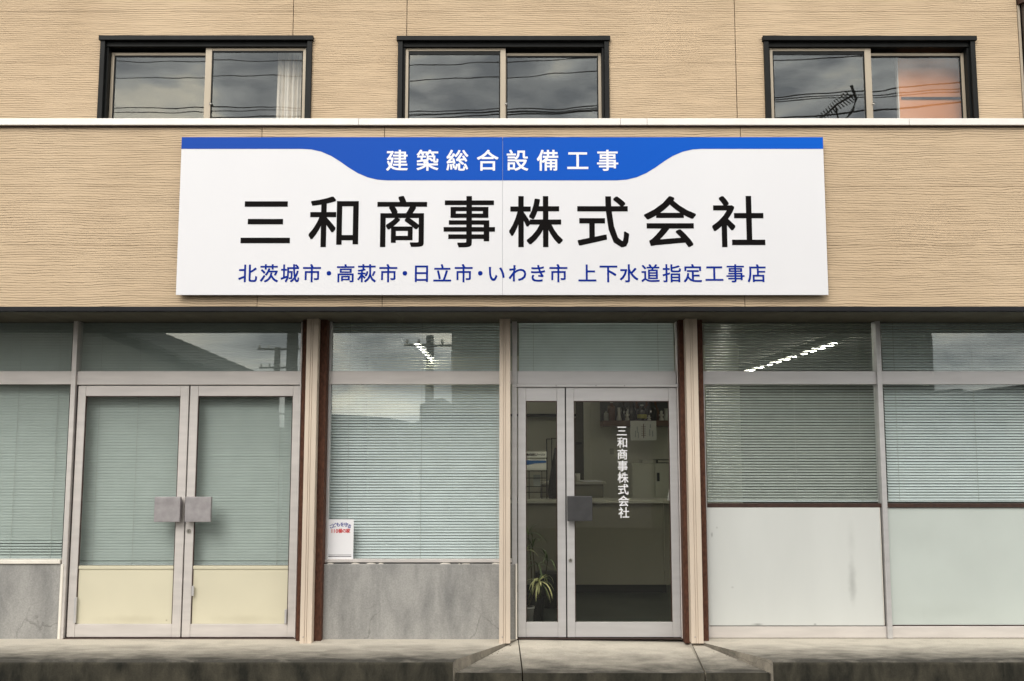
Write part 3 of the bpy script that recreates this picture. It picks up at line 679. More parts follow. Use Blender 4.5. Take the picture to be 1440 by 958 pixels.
# right bays
xr0 = PX(988.5, 530, 0); xm0, xm1 = PX(1232.6, 530, 0), PX(1239.3, 530, 0)
zpt, zpb = PZ(714, 0), PZ(880.5, 0)
for k, (a, b, lab, pm, pl) in enumerate(((xr0, xm0, 'shop window with dark open blind right of the entrance', 'white', 'smudged white lower panel'),
                                        (xm1, 7.6, 'shop window with pale closed blind at the right edge', 'mint', 'pale green lower panel'))):
    w = frame_part('window', a, b, .002, .075, ZTB, ZTT, 'alu_grey'); w['label'] = lab
    gx0 = a + (.012 if k == 0 else 0)
    put('pane', bx(gx0, b, .035, .041, ZTT, ZH - .03, 0), M['glass'], w)
    put('pane', bx(gx0, b, .035, .041, PZ(708, 0), ZTB, 0), M['glass'], w)
    put('head_rail', bx(a, b, .006, .075, ZH - .03, ZH + .03, .002), M['brown'], w)
    put('cross_bar', bx(a, b - .001, .004, .075, zpt + .001, PZ(708.3, 0), .002), M['brown'], w)
    p = put('lower_panel', bx(a + .004, b - (.022 if k == 0 else .002), -.004 if k == 0 else .02, .06, zpb + .004, zpt, .002), M[pm], w); p['label'] = pl
    put('bottom_rail', bx(a, b - .001, .0, .075, .004, zpb - .003, .003), M['alu'], w)
    put('bead', bx(a + .001, b - .002, .012, .07, zpb - .0025, zpb + .0035, 0), M['brown'], w)
    if k == 0:
        put('side_frame', bx(a - .004, a + .011, -.002, .075, .0045, ZTB - .001, .001), M['alu_grey'], w)
        put('side_bead', bx(b - .021, b - .014, .004, .05, zpb + .004, zpt, 0), M['trim_white'], w)
frame_part('mullion', xm0, xm1, -.022, .08, .002, ZH + .02, 'alu_grey')

# ================================================================== SIGN
YS = YF - .06
sx0, sx1 = PX(251.6, 300, YS), PX(1161, 300, YS); sz0, sz1 = PZ(415, YS), PZ(193, YS); sm = PX(706.8, 300, YS)
sg = thing('signboard', 'long white company signboard with blue top band and black lettering on the fascia', 'signboard', ((sx0 + sx1) / 2, YF, sz0))
for a, b in ((sx0, sm - .0012), (sm + .0012, sx1)):
    put('sign_panel', bx(a, b, YS, YS + .012, sz0, sz1, .0012), M['sign'], sg)
put('sign_frame', bx(sx0 + .02, sx1 - .02, YS + .0125, YF - .002, sz0 + .012, sz1 - .012, .001), M['black'], sg)
put('seam_strip', bx(sm - .0011, sm + .0011, YS + .0005, YS + .0118, sz0 + .001, PZ(198, YS), 0), M['seam'], sg)
# blue band: outline following the swoosh
def band(side):
    q = lambda px, py: P(px, py, YS)
    curve = []
    pts = [(255, 209.5), (425, 209.5), (438, 210.3), (452, 213.5), (466, 219.5), (478, 227), (490, 235.5), (503, 243.5), (517, 249.5), (531, 252.8), (545, 253.8), (700, 253.8)]
    if side == 'R': pts = [(1412 - x, y) for x, y in pts]
    curve = [q(x, y) for x, y in pts]
    xo = sx0 + .0005 if side == 'L' else sx1 - .0005; xi = sm - .0014 if side == 'L' else sm + .0014
    zt = sz1 - .0005
    curve[0] = (xo, curve[0][1]); curve[-1] = (xi, curve[-1][1])
    return MB().poly([(xo, zt)] + curve + [(xi, zt)], YS - .0016, YS - .0004).mesh()
put('blue_band', band('L'), M['blueband'], sg); put('blue_band', band('R'), M['blueband'], sg)
def line(chars, centres, py_mid, em_px, m, bold, y):
    sc_ = (PX(1000, py_mid, YS) - PX(400, py_mid, YS)) / 600
    it = [(c, PX(cx, py_mid, YS), PZ(py_mid, YS), em_px * sc_) for c, cx in zip(chars, centres)]
    return put('lettering', text_mesh(it, y, bold), M[m], sg)
line('建築総合設備工事', [558.4, 601.2, 643.2, 685.8, 727.7, 770, 812.4, 854.4], 226.3, 32.0, 'signwhite', .013, YS - .0026)
line('三和商事株式会社', [373.7, 469.2, 565.4, 660, 753.6, 848.2, 942.3, 1038.3], 313.3, 77.5, 'ink', .0125, YS - .0014)
line('北茨城市・高萩市・日立市・いわき市上下水道指定工事店',
     [348.5, 378.6, 407.9, 438.6, 462.5, 486, 515.6, 546, 569.4, 592.7, 622, 652, 675.4, 698.5, 727.8, 756.6, 785.3, 826, 855.7, 884.5, 914.8, 944.7, 974.2, 1004.5, 1034.2, 1064], 385, 27.3, 'navy', .012, YS - .0014)

# ================================================================== POSTER on the glass
xpp = lambda px, py: P(px, py, .03)
pw0, pw1 = PX(459.5, 760, .03), PX(497, 760, .03); pz0, pz1 = PZ(786.5, .03), PZ(730.5, .03)
po = thing('poster', 'small white notice with blue and red lettering taped inside the window corner', 'poster', ((pw0 + pw1) / 2, .03, pz0))
put('sheet', bx(pw0, pw1, .0315, .033, pz0, pz1, .0003), M['signwhite'], po)
it = []
for ch, px, py, r in zip('こどもを守る', (466, 470.2, 475.4, 481.2, 486.6, 491.2), (740.4, 738.8, 737.9, 737.7, 738.2, 740.2), (22, 12, 4, -3, -12, -24)):
    x, z = xpp(px, py); it.append((ch, x, z, .037, R(r)))
put('lettering', text_mesh(it, .0305, .02, .0003), M['blue'], po)
it = []
for ch, px in zip('110番の家', (466.8, 470, 473.8, 478.6, 484, 489.6)):
    x, z = xpp(px, 746.7); it.append((ch, x, z, .043 if ch in '110' else .038))
put('lettering', text_mesh(it, .0305, .022, .0003), M['red'], po)
x0, z0 = xpp(461.5, 783.6); x1, z1 = xpp(494, 781)
put('footer_rule', MB().box(x0, x1, .0309, .0313, z0 + .003, z0 + .008).box(x0, x1, .0309, .0313, z1 + .001, z1 + .004).mesh(), M['ink'], po)

# ================================================================== BLINDS
def slat_mesh(w, ang):
    """curved slat of 25 mm, front edge down; closed thin profile"""
    V = []; n_ = 3; hw = .0125; th = .0004
    prof = []
    for i in range(n_ + 1):
        s = -1 + 2 * i / n_; d = s * hw; c = .0022 * (1 - s * s)
        # direction: from room side (up) to window side (down)
        y = -d * math.cos(ang) - c * math.sin(ang); z = -d * math.sin(ang) + c * math.cos(ang)
        prof.append((y, z))
    nrm = (-math.sin(ang) * th, math.cos(ang) * th)
    ring = prof + [(y - nrm[0] * 2, z - nrm[1] * 2) for y, z in reversed(prof)]
    k = len(ring)
    V = [(-w / 2, y, z) for y, z in ring] + [(w / 2, y, z) for y, z in ring]
    Fc = [(i, (i + 1) % k, k + (i + 1) % k, k + i) for i in range(k)] + [tuple(reversed(range(k))), tuple(range(k, 2 * k))]
    me = bpy.data.meshes.new('slat'); me.from_pydata(V, [], Fc)
    bm = bmesh.new(); bm.from_mesh(me); bmesh.ops.recalc_face_normals(bm, faces=bm.faces); bm.to_mesh(me); bm.free()
    return me
def blind(label, x0, x1, z0, z1, y, ang, m, cords, open_last=0, pitch=.0235, jitter=.0, open_ang=35, gaps=()):
    t = thing('venetian_blind', label, 'blind', ((x0 + x1) / 2, y, z0), 'venetian blinds behind the shop glass')
    put('head_box', bx(x0, x1, y - .016, y + .016, z1 - .028, z1, .002), M[m], t)
    put('bottom_bar', bx(x0, x1, y - .012, y + .012, z0, z0 + .012, .003), M['slat'], t)
    base = slat_mesh(x1 - x0 - .01, R(ang)); base.materials.append(M[m])
    op = slat_mesh(x1 - x0 - .01, R(open_ang)); op.materials.append(M[m])
    k = 0; z = z0 + .024; xc = (x0 + x1) / 2
    while z < z1 - .034:
        o = bpy.data.objects.new('slat', op if k < open_last else base); C.objects.link(o); o.parent = t
        o.location = Vector((xc, y + random.uniform(-.0006, .0006), z)) - ORG[t.name]
        o.rotation_euler = (R(random.gauss(0, jitter)), R(random.gauss(0, .02)), 0)
        z += pitch; k += 1
    for cx in cords:
        put('cord', MB().box(cx - .0012, cx + .0012, y - .0165, y - .0145, z0 + .006, z1 - .03).mesh(), M['cord'], t)
    return t
YB = .13
zh = ZH + .02
blind('closed grey green blind in the left edge window', -7.0, PX(100, 530, YB), PZ(786, YB), zh, YB, 80, 'slat_grey', [PX(20, 700, YB), PX(76, 700, YB)], 6, open_ang=48)
blind('closed grey green blind behind the wide double door', PX(112, 530, YB), PX(422, 530, YB), PZ(794.5, YB), zh, YB, 77, 'slat_grey', [PX(135, 700, YB), PX(190, 700, YB), PX(392, 700, YB)], 1, open_ang=30)
blind('pale half closed blind between the rusty column and the entrance', PX(463, 530, YB), PX(716, 530, YB), PZ(787, YB), zh, YB, 48, 'slat', [PX(489, 700, YB), PX(592, 700, YB), PX(698.5, 700, YB)], 0, jitter=1.2)
blind('short blind behind the transom above the entrance', PX(729, 530, YB), PX(949, 530, YB), ZTT - .06, zh, YB, 68, 'slat', [PX(750, 500, YB), PX(925, 500, YB)])
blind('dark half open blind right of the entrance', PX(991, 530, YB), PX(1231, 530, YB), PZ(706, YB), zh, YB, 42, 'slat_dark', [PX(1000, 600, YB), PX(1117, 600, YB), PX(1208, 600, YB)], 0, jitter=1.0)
blind('pale blue green blind in the right edge window', PX(1241, 530, YB), 7.0, PZ(706, YB), zh, YB, 47, 'slat', [PX(1260, 600, YB), PX(1370, 600, YB)], 0, jitter=.8)

# ================================================================== INTERIOR
ZC = 2.92
def struct(nm, me, m): return put(nm, me, M[m], None, 'structure')
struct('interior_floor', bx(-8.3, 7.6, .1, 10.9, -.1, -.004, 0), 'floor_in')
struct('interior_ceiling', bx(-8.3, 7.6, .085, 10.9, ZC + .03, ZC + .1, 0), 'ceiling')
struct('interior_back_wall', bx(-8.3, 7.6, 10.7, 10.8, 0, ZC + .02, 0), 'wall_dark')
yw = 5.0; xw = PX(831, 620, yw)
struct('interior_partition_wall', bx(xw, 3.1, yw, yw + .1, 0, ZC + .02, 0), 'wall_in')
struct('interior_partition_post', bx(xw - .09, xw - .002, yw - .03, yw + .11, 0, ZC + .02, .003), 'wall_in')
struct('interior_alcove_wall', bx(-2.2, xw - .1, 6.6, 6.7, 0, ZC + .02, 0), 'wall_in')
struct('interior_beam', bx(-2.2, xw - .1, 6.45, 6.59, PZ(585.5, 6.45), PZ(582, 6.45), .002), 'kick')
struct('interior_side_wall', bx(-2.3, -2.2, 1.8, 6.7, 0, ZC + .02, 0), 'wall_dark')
# office door in the alcove
od = thing('office_door', 'dim grey door in the back of the room left of the partition', 'door', (PX(808, 640, 6.55), 6.5, 0))
put('door_leaf', bx(PX(806, 640, 6.5), PX(829, 640, 6.5), 6.52, 6.56, 0, PZ(588, 6.5), .004), M['wall_dark'], od)
put('closer', bx(PX(809, 623, 6.5), PX(818, 623, 6.5), 6.46, 6.515, PZ(625, 6.5), PZ(622, 6.5), .003), M['kick'], od)

# ceiling lights
k = 0
for xt in (-1.23, 4.15):
    for y0 in (4.1, 5.9, 7.7):
        side = ('left', 'right')[xt > 0]; w_ = ('nearest', 'middle', 'farthest')[k % 3]; k += 1
        t = thing('ceiling_light', f'{w_} fluorescent batten in the {side} row on the office ceiling', 'light', (xt, y0 + .8, ZC), 'fluorescent battens on the office ceiling')
        put('fitting', bx(xt - .06, xt + .06, y0, y0 + 1.62, ZC - .03, ZC + .028, .004), M['ceiling'], t)
        tb = MB(); tb.smooth = True; tb.tube([(xt, y0 + .03, ZC - .055), (xt, y0 + 1.59, ZC - .055)], .008, 12)
        put('tube', tb.mesh(), M['tube'], t)

t = thing('ceiling_light', 'added pair of unseen battens brightening the room just inside the entrance', 'light', (1.25, 1.1, ZC), 'fluorescent battens on the office ceiling')  # hidden behind the door head, added only to brighten the room
for xt in (.55, 1.95):
    put('fitting', bx(xt - .1, xt + .1, .42, 1.85, ZC - .03, ZC + .028, .004), M['ceiling'], t)
    tb = MB(); tb.smooth = True; tb.tube([(xt, .45, ZC - .06), (xt, 1.82, ZC - .06)], .02, 12)
    put('tube', tb.mesh(), M['tube'], t)
# counter
yc = 2.45; zct = PZ(703.5, yc); zkb = 0
xk0, xk1 = -2.1, PX(934, 760, yc)
cn = thing('reception_counter', 'long olive grey reception counter with dark kick board seen through the entrance', 'counter', (0, yc, 0))
zk = PZ(822.5, yc)
put('counter_front', bx(xk0, xk1, yc, yc + .04, zk, zct - .035, .002), M['counter'], cn)
put('counter_side', MB().plan([(xk1 + .002, yc), (xk1 + .05, yc + .0), (xk1 + .75, yc - .55), (xk1 + .75, yc - .5), (xk1 + .03, yc + .04)], zk, zct - .035).mesh(), M['counter'], cn)
put('kick_board', bx(xk0, xk1 + .02, yc + .03, yc + .06, 0, zk - .002, .001), M['kick'], cn)
put('counter_top', MB().plan([(xk0, yc - .03), (xk1 - .01, yc - .03), (xk1 + .75, yc - .62), (xk1 + .75, yc + .1), (xk1 + .1, yc + .5), (xk0, yc + .5)], zct - .033, zct).mesh(.003), M['counter_top'], cn)
# pale pillar behind the counter corner
# steel cabinet
ycb = 4.3; cx0, cx1 = PX(889, 680, ycb), PX(975, 680, ycb); czt = PZ(652, ycb)
cb = thing('steel_cabinet', 'low olive grey steel cabinet behind the counter', 'cabinet', ((cx0 + cx1) / 2, ycb, 0))
put('carcass', bx(cx0, cx1, ycb + .02, ycb + .45, 0, czt, .004), M['steel_cab'], cb)
xa = PX(921, 680, ycb)
for a, b in ((cx0 + .01, xa - .002), (xa + .002, cx1 - .01)):
    put('cabinet_door', bx(a, b, ycb, ycb + .019, .05, czt - .02, .003), M['steel_cab'], cb)
put('handle_recess', bx(PX(923.8, 670, ycb), PX(927.5, 670, ycb), ycb - .002, ycb + .001, PZ(677, ycb), PZ(665, ycb), 0), M['kick'], cb)
o = put('letter_tray', bx(PX(904, 650, ycb), PX(926, 650, ycb), ycb + .1, ycb + .38, czt + .002, PZ(647, ycb), .003), M['counter_top'], None, origin=(PX(915, 650, ycb), ycb + .2, czt)); tag(o, 'shallow grey tray lying on the steel cabinet', 'tray')
bi = MB().box(PX(924, 650, ycb), PX(943, 650, ycb), ycb + .05, ycb + .35, czt + .002, czt + .01).box(PX(924, 650, ycb), PX(926, 650, ycb), ycb + .05, ycb + .35, czt + .011, czt + .05).box(PX(926.2, 650, ycb), PX(943, 650, ycb), ycb + .05, ycb + .35, czt + .04, czt + .05)
o = put('file_tray', bi.mesh(.001), M['kick'], None, origin=(PX(930, 650, ycb), ycb + .2, czt)); tag(o, 'black file tray beside the grey tray on the cabinet', 'tray')
# switch plate
struct('light_switch', bx(PX(857.5, 632, yw), PX(863, 632, yw), yw - .012, yw - .001, PZ(639, yw), PZ(631, yw), .002), 'counter_top')
# desk with white paper
yk = 3.7; dz = PZ(678, yk)
dk = thing('desk', 'low grey desk behind the counter left of the partition', 'desk', (PX(812, 690, yk), yk, 0))
put('desk_top', bx(PX(760, 680, yk), PX(852, 680, yk), yk, yk + .7, dz - .03, dz, .003), M['counter_top'], dk)
put('modesty_panel', bx(PX(762, 680, yk), PX(848, 680, yk), yk + .03, yk + .05, .1, dz - .031, .001), M['counter'], dk)
for a in (762, 846): put('leg', bx(PX(a, 680, yk), PX(a + 3, 680, yk), yk + .06, yk + .65, 0, dz - .031, .002), M['kick'], dk)
o = put('paper_sheet', MB().plan([(PX(822, 677, yk), yk + .02), (PX(848, 677, yk), yk + .04), (PX(843, 677, yk), yk + .42), (PX(818, 677, yk), yk + .4)], dz + .001, dz + .006).mesh(), M['signwhite'], None, origin=(PX(832, 677, yk), yk + .2, dz)); tag(o, 'white sheets of paper lying on the desk', 'paper')
mb = MB(); mb.smooth = True; xcup = PX(813.5, 670, yk); mb.lathe(xcup, yk + .12, [(.0, dz + .001), (.028, dz + .002), (.03, dz + .1), (.026, dz + .1), (.025, dz + .02), (0, dz + .02)], 14)
o = put('cup', mb.mesh(), M['porcelain'], None, origin=(xcup, yk + .12, dz)); tag(o, 'pale tall cup standing on the desk edge', 'cup')
mb = MB(); mb.smooth = True; xcup = PX(808, 673, yk); mb.lathe(xcup, yk + .16, [(.0, dz + .001), (.05, dz + .002), (.055, dz + .035), (.05, dz + .035), (0, dz + .01)], 14)
o = put('dish', mb.mesh(), M['counter_top'], None, origin=(xcup, yk + .16, dz)); tag(o, 'small grey dish beside the tall cup on the desk', 'dish')

# shelf and its bottles
ysf = 4.5; zsf = PZ(591.5, ysf); sh0, sh1 = PX(848, 595, ysf), PX(965, 595, ysf)
sh = thing('wall_shelf', 'dark wooden wall shelf crowded with bottles above the cabinet', 'shelf', ((sh0 + sh1) / 2, ysf, zsf - .04))
put('shelf_board', bx(sh0, sh1, ysf, ysf + .4, PZ(599.5, ysf), zsf, .003), M['wood'], sh)
put('shelf_back', bx(sh0, sh1, ysf + .405, ysf + .42, zsf - .02, zsf + .6, .001), M['rack'], sh)
def bottle(px, h, r, prof, m, label, yo=.1, cap=None, band_=None, name='bottle', cat='bottle'):
    x = PX(px, 590, ysf + yo); y = ysf + yo; z = zsf + .001
    t = thing(name, label, cat, (x, y, z), 'bottles and ornaments on the wall shelf')
    b = MB(); b.smooth = True; b.lathe(x, y, [(r * a, z + h * c) for a, c in prof], 14)
    put('body', b.mesh(), M[m], t)
    if cap: c = MB(); c.lathe(x, y, [(r * .34, z + h * 1.001), (r * .34, z + h * 1.1), (r * .1, z + h * 1.11)], 10); put('cap', c.mesh(), M[cap], t)
    if band_: c = MB(); c.tube([(x, y, z + h * .15), (x, y, z + h * .42)], r * 1.012, 14, False); put('label_band', c.mesh(), M[band_], t)
BT = [(.05, 0), (.95, .005), (1, .03), (1, .55), (.8, .66), (.35, .78), (.3, .99), (.05, 1)]
SQ = [(.05, 0), (1, .01), (1, .78), (.9, .84), (.4, .88), (.4, .99), (.05, 1)]
VS = [(.05, 0), (1, .01), (.95, .1), (.55, .55), (.5, .9), (.6, 1), (.1, 1)]
FG = [(.1, 0), (.9, .01), (.75, .25), (.35, .36), (.9, .5), (.95, .6), (.4, .68), (.55, .8), (.5, .93), (.05, 1)]
bottle(852.5, .12, .032, SQ, 'clearbottle', 'small pale jar at the left end of the wall shelf', .06)
bottle(860, .23, .055, SQ, 'amber', 'square brown bottle second from the left on the shelf', .08, 'clearbottle')
bottle(870.5, .17, .035, VS, 'porcelain', 'white tapered vase on the shelf left of the figurine', .06, name='vase', cat='vase')
bottle(877, .25, .045, BT, 'darkbottle', 'dark wine bottle behind the white vase on the shelf', .24)
bottle(882, .13, .034, FG, 'porcelain', 'small white figurine left of the big dark bottles', .05, name='figurine', cat='figurine')
bottle(888, .28, .07, BT, 'darkbottle', 'big dark bottle with a round pale label on the shelf', .2, 'porcelain')
bottle(895.5, .27, .05, BT, 'amber', 'amber bottle with pale cap behind the calendar', .26, 'porcelain')
bottle(903, .19, .065, SQ, 'darkbottle', 'squat dark bottle with a yellow label in the shelf middle', .1, 'clearbottle', 'yellow')
bottle(909.5, .28, .05, BT, 'amber', 'slim amber bottle right of the yellow labelled one', .26, 'porcelain')
bottle(916, .29, .07, BT, 'darkbottle', 'large dark bottle near the right end of the shelf', .2, 'porcelain')
bottle(912.8, .07, .028, FG, 'porcelain', 'tiny white figurine above the calendar', .04, name='figurine', cat='figurine')
bottle(922, .26, .05, BT, 'amber', 'brown bottle with white cap right of the large dark one', .26, 'porcelain')
bottle(930, .13, .034, FG, 'porcelain', 'white figurine at the right end of the shelf', .05, name='figurine', cat='figurine')
bottle(937, .16, .045, VS, 'clearbottle', 'pale grey vase beside the right figurine on the shelf', .12, name='vase', cat='vase')

# calendar sheet hanging from the shelf
yca = ysf - .02; a0, a1, b0, b1 = PX(886.5, 606, yca), PX(923, 606, yca), PZ(619.5, yca), PZ(592, yca)
cal = thing('calendar_sheet', 'white sheet with faint brush marks hanging from the shelf', 'calendar', ((a0 + a1) / 2, yca, b0))
put('sheet', bx(a0, a1, yca, yca + .003, b0, b1, 0), M['paper'], cal)
mk = MB(); xm = PX(905, 606, yca); mk.box(xm - .005, xm + .005, yca - .0012, yca - .0004, PZ(616, yca), PZ(596, yca))
for q in (600, 603, 606, 609, 612): mk.box(xm - .03, xm - .0055, yca - .0012, yca - .0004, PZ(q + .7, yca), PZ(q, yca)); mk.box(xm + .0055, xm + .028, yca - .0012, yca - .0004, PZ(q + .7, yca), PZ(q, yca))
put('red_mark', mk.mesh(), M['wood'], cal)
mk = MB()
for px, pa, pb in ((895.5, 600, 609), (893, 606, 615), (897, 608, 616), (914, 597, 602), (913, 604, 613), (917, 606, 614)):
    mk.box(PX(px, 606, yca), PX(px + 1.3, 606, yca), yca - .0012, yca - .0004, PZ(pb, yca), PZ(pa, yca))
put('grey_mark', mk.mesh(), M['slat_dark'], cal)

# display boards on the counter, left part
yb_ = yc + .1
def board(px0, px1, py0, py1, m, label, y=yb_):
    me = bx(PX(px0, 650, y), PX(px1, 650, y), y, y + .012, PZ(py1, y), PZ(py0, y), .001)
    return tag(put('display_board', me, M[m], None, origin=(PX((px0 + px1) / 2, 650, y), y, PZ(py1, y))), label, 'board')
nb = board(730, 768.8, 635.2, 643.8, 'paper', 'cream name board with dark lettering seen through the narrow door leaf')
it = [(c, PX(741.6 + i * 3.35, 639.5, yb_), PZ(639.5, yb_), .031) for i, c in enumerate('株式会社ノーリツ')]
put('lettering', text_mesh(it, yb_ - .0015, .02, .0005), M['ink'], nb)
bb = board(730, 768.5, 646, 661, 'paper', 'white and blue leaflet board below the cream name board')
put('blue_stripe', MB().poly([(PX(731, 650, yb_), PZ(647, yb_)), (PX(768, 650, yb_), PZ(648, yb_)), (PX(768, 650, yb_), PZ(651, yb_)), (PX(752, 650, yb_), PZ(652, yb_)), (PX(741, 650, yb_), PZ(654, yb_)), (PX(731, 650, yb_), PZ(654, yb_))], yb_ - .002, yb_ - .0006).mesh(), M['boardblue'], bb)
rk = thing('display_rack', 'black wire rack standing on the counter behind the narrow door leaf', 'rack', (PX(756, 680, yb_ + .1), yb_ + .1, zct))
yr = yb_ + .12
for px, p0, p1, wd in ((769, 617, 703, .012), (776, 616, 700, .010), (784, 616, 703, .010), (744, 662, 703, .008), (762, 662, 703, .006), (732, 635, 703, .012)):
    xq_ = PX(px, 660, yr); put('upright', bx(xq_ - wd / 2, xq_ + wd / 2, yr, yr + .012, PZ(p1, yr) if p1 < 703 else zct + .001, PZ(p0, yr), .001), M['rack'], rk)
for p0, a, b in ((617, 769, 776), (616, 776, 790), (662, 732, 768), (672, 732, 768), (684, 740, 768), (692, 740, 768)):
    put('crossbar', bx(PX(a, 660, yr) - .006, PX(b, 660, yr), yr + .0125, yr + .02, PZ(p0 + 1, yr), PZ(p0, yr), .001), M['rack'], rk)
o = put('leaflet', bx(PX(750, 660, yr), PX(760, 660, yr), yr + .022, yr + .03, PZ(684, yr), PZ(668, yr), .001), M['slat_dark'], None, origin=(PX(755, 660, yr), yr, PZ(684, yr))); tag(o, 'grey leaflet standing in the black rack', 'leaflet')
# dark coat-like bag hanging at the right of the rack
mb = MB(); mb.smooth = True; xx = PX(781, 660, yr + .1)
mb.tube([(xx, yr + .1, PZ(p, yr + .1)) for p in (630, 645, 660, 675, 690, 702)], [.012, .03, .05, .07, .085, .075], 12)
o = put('dark_bag', mb.mesh(), M['kick'], None, origin=(xx, yr + .1, zct)); tag(o, 'dark hanging bag at the right of the display rack', 'bag')
# small white paper swan at the counter's right corner
mb = MB(); xx, zz = PX(941.5, 700, 2.35), zct; mb.lathe(xx, 2.35, [(.002, zz + .001), (.028, zz + .002), (.022, zz + .05), (.008, zz + .1), (.001, zz + .13)], 6)
o = put('paper_ornament', mb.mesh(), M['signwhite'], None, origin=(xx, 2.35, zz)); tag(o, 'white folded paper ornament on the right corner of the counter', 'ornament')

# ---- plants inside the narrow leaf
def strap(mb, base, az, length, up, wid, droop, n_=7, fold=.3):
    """one arching strap leaf with a V-shaped section"""
    b = len(mb.v); p = Vector(base); d = Vector((math.cos(az) * math.cos(up), math.sin(az) * math.cos(up), math.sin(up)))
    side = Vector((-math.sin(az), math.cos(az), 0)); st_ = length / n_
    for i in range(n_ + 1):
        t = i / n_; w = wid * (math.sin(math.pi * min(1, t * .85 + .15)) ** .7) * (1 if t < 1 else .05)
        up_ = side.cross(d) * -1
        mb.v += [tuple(p - side * w + up_ * w * fold), tuple(p), tuple(p + side * w + up_ * w * fold)]
        d = (d + Vector((0, 0, -droop * st_ * (1 + 2 * t)))).normalized(); p = p + d * st_
    for i in range(n_):
        for k in (0, 1):
            q = b + i * 3 + k; mb.f.append((q, q + 1, q + 4, q + 3))
px_, pz_ = P(741.5, 868, .42)
pt = thing('potted_dracaena', 'cream edged potted plant with arching leaves inside the narrow door leaf', 'potted plant', (px_, .42, 0))
pr = MB(); pr.smooth = True; pr.lathe(px_, .42, [(.01, .0), (.045, .001), (.06, .17), (.066, .175), (.066, .19), (.058, .19), (.056, .165), (.01, .165)], 18)
put('pot', pr.mesh(), M['pot'], pt)
put('soil', MB().lathe(px_, .42, [(.001, .166), (.054, .166), (.05, .172), (.001, .174)], 14).mesh(), M['soil'], pt)
hx, hz = P(758, 822, .42)
put('stem', MB().tube([(px_, .42, .17), ((px_ + hx) / 2 - .01, .42, .27), (hx, .42, hz + .02)], [.008, .007, .006], 8).mesh(), M['stem'], pt)
lf = MB(); strap(lf, (0, 0, 0), 0, .2, .6, .0085, 7); leafA = lf.mesh(); leafA.polygons.foreach_set('use_smooth', [True] * len(leafA.polygons))
def spray(parent, centre, n_, lens, ups, mats, wid, droop, r=random.Random(3)):
    for i in range(n_):
        m_ = MB(); strap(m_, centre, r.uniform(0, 6.28), r.uniform(*lens), r.uniform(*ups), wid * r.uniform(.8, 1.2), droop * r.uniform(.7, 1.3))
        me = m_.mesh(); me.polygons.foreach_set('use_smooth', [True] * len(me.polygons))
        put('leaf', me, M[mats[i % len(mats)]], parent)
spray(pt, (hx, .42, hz + .02), 34, (.12, .23), (-.5, 1.2), ['leaf_pale', 'leaf_pale', 'leaf'], .0075, 8)
p2x, p2z = P(736, 800, .75)
p2 = thing('potted_palm', 'tall thin stemmed dark plant behind the cream edged one', 'potted plant', (p2x + .08, .75, 0))
put('pot', MB().lathe(p2x + .08, .75, [(.01, 0), (.09, .001), (.12, .22), (.11, .22), (.105, .19), (.01, .19)], 16).mesh(), M['kick'], p2)
for (a, b), (c, d_) in (((748, 835), (743, 752)), ((757, 838), (756, 795)), ((760, 838), (770, 790)), ((752, 838), (749, 770))):
    xa_, za_ = P(a, b, .75); xb_, zb_ = P(c, d_, .75)
    put('stem', MB().tube([(p2x + .08, .75, .19), (xa_, .75, za_), ((xa_ + xb_) / 2 + .01, .76, (za_ + zb_) / 2), (xb_, .75, zb_)], [.007, .006, .005, .004], 6).mesh(), M['stem'], p2)
    spray(p2, (xb_, .75, zb_), 9, (.14, .26), (.0, 1.3), ['leaf'], .006, 5, random.Random(int(a)))
spray(p2, (P(741, 776, .5)[0], .6, P(741, 776, .5)[1]), 8, (.08, .14), (-.2, 1.2), ['leaf_pale', 'leaf'], .006, 7, random.Random(5))
# dark bin behind the plants
o = put('waste_bin', MB().lathe(P(772, 830, 1.6)[0], 1.6, [(.01, 0), (.13, .001), (.15, .33), (.14, .34), (.01, .33)], 18).mesh(), M['kick'], None, origin=(P(772, 830, 1.6)[0], 1.6, 0)); tag(o, 'dark round bin on the office floor behind the plants', 'bin')

# ================================================================== STEP, RAMP, GROUND
YE = -.82
zr = PZ(947, YE)               # front edge of the ramp
ZG = -.24
def xs_(px, py, y): return PX(px, py, y)
xl_b, xl_f = PX(727, 898, 0), PX(637, 931, YE)
xr_b, xr_f = PX(969, 898, 0), PX(1087, 931, YE)
def slab(nm, pts, zt, top_m, bev=.028):
    me = MB().plan(pts, ZG - .1, zt).mesh(); bm = bmesh.new(); bm.from_mesh(me)
    ed = [e for e in bm.edges if all(v.co.z > ZG for v in e.verts) and (abs(e.verts[0].co.y - YE) < .01 and abs(e.verts[1].co.y - YE) < .01)]
    if bev: bmesh.ops.bevel(bm, geom=ed, offset=bev, segments=3, affect='EDGES', profile=.5)
    bmesh.ops.recalc_face_normals(bm, faces=bm.faces)
    bm.to_mesh(me); bm.free()
    o = put(nm, me, None, None, 'structure')
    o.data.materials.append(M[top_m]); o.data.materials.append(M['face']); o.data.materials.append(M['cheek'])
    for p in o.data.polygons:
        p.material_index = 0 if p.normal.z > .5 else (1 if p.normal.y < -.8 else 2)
    return o
# wavy lip so the worn edge is not ruler straight
def lip(x0, x1, n_=40, a=.006):
    r = random.Random(int(x0 * 100)); return [(x0 + (x1 - x0) * i / n_, YE + (r.uniform(-a, a) if 0 < i < n_ else 0) * .5) for i in range(n_ + 1)]
slab('step', [(-9, .3)] + lip(-9, xl_f, 70) + [(xl_b, -.03), (xl_b, .3)], -.0, 'slab')
slab('step', [(9, .3)] + [(p[0], p[1]) for p in reversed(lip(xr_f, 9, 60))] + [(xr_b, -.03), (xr_b, .3)], -.0, 'slab')
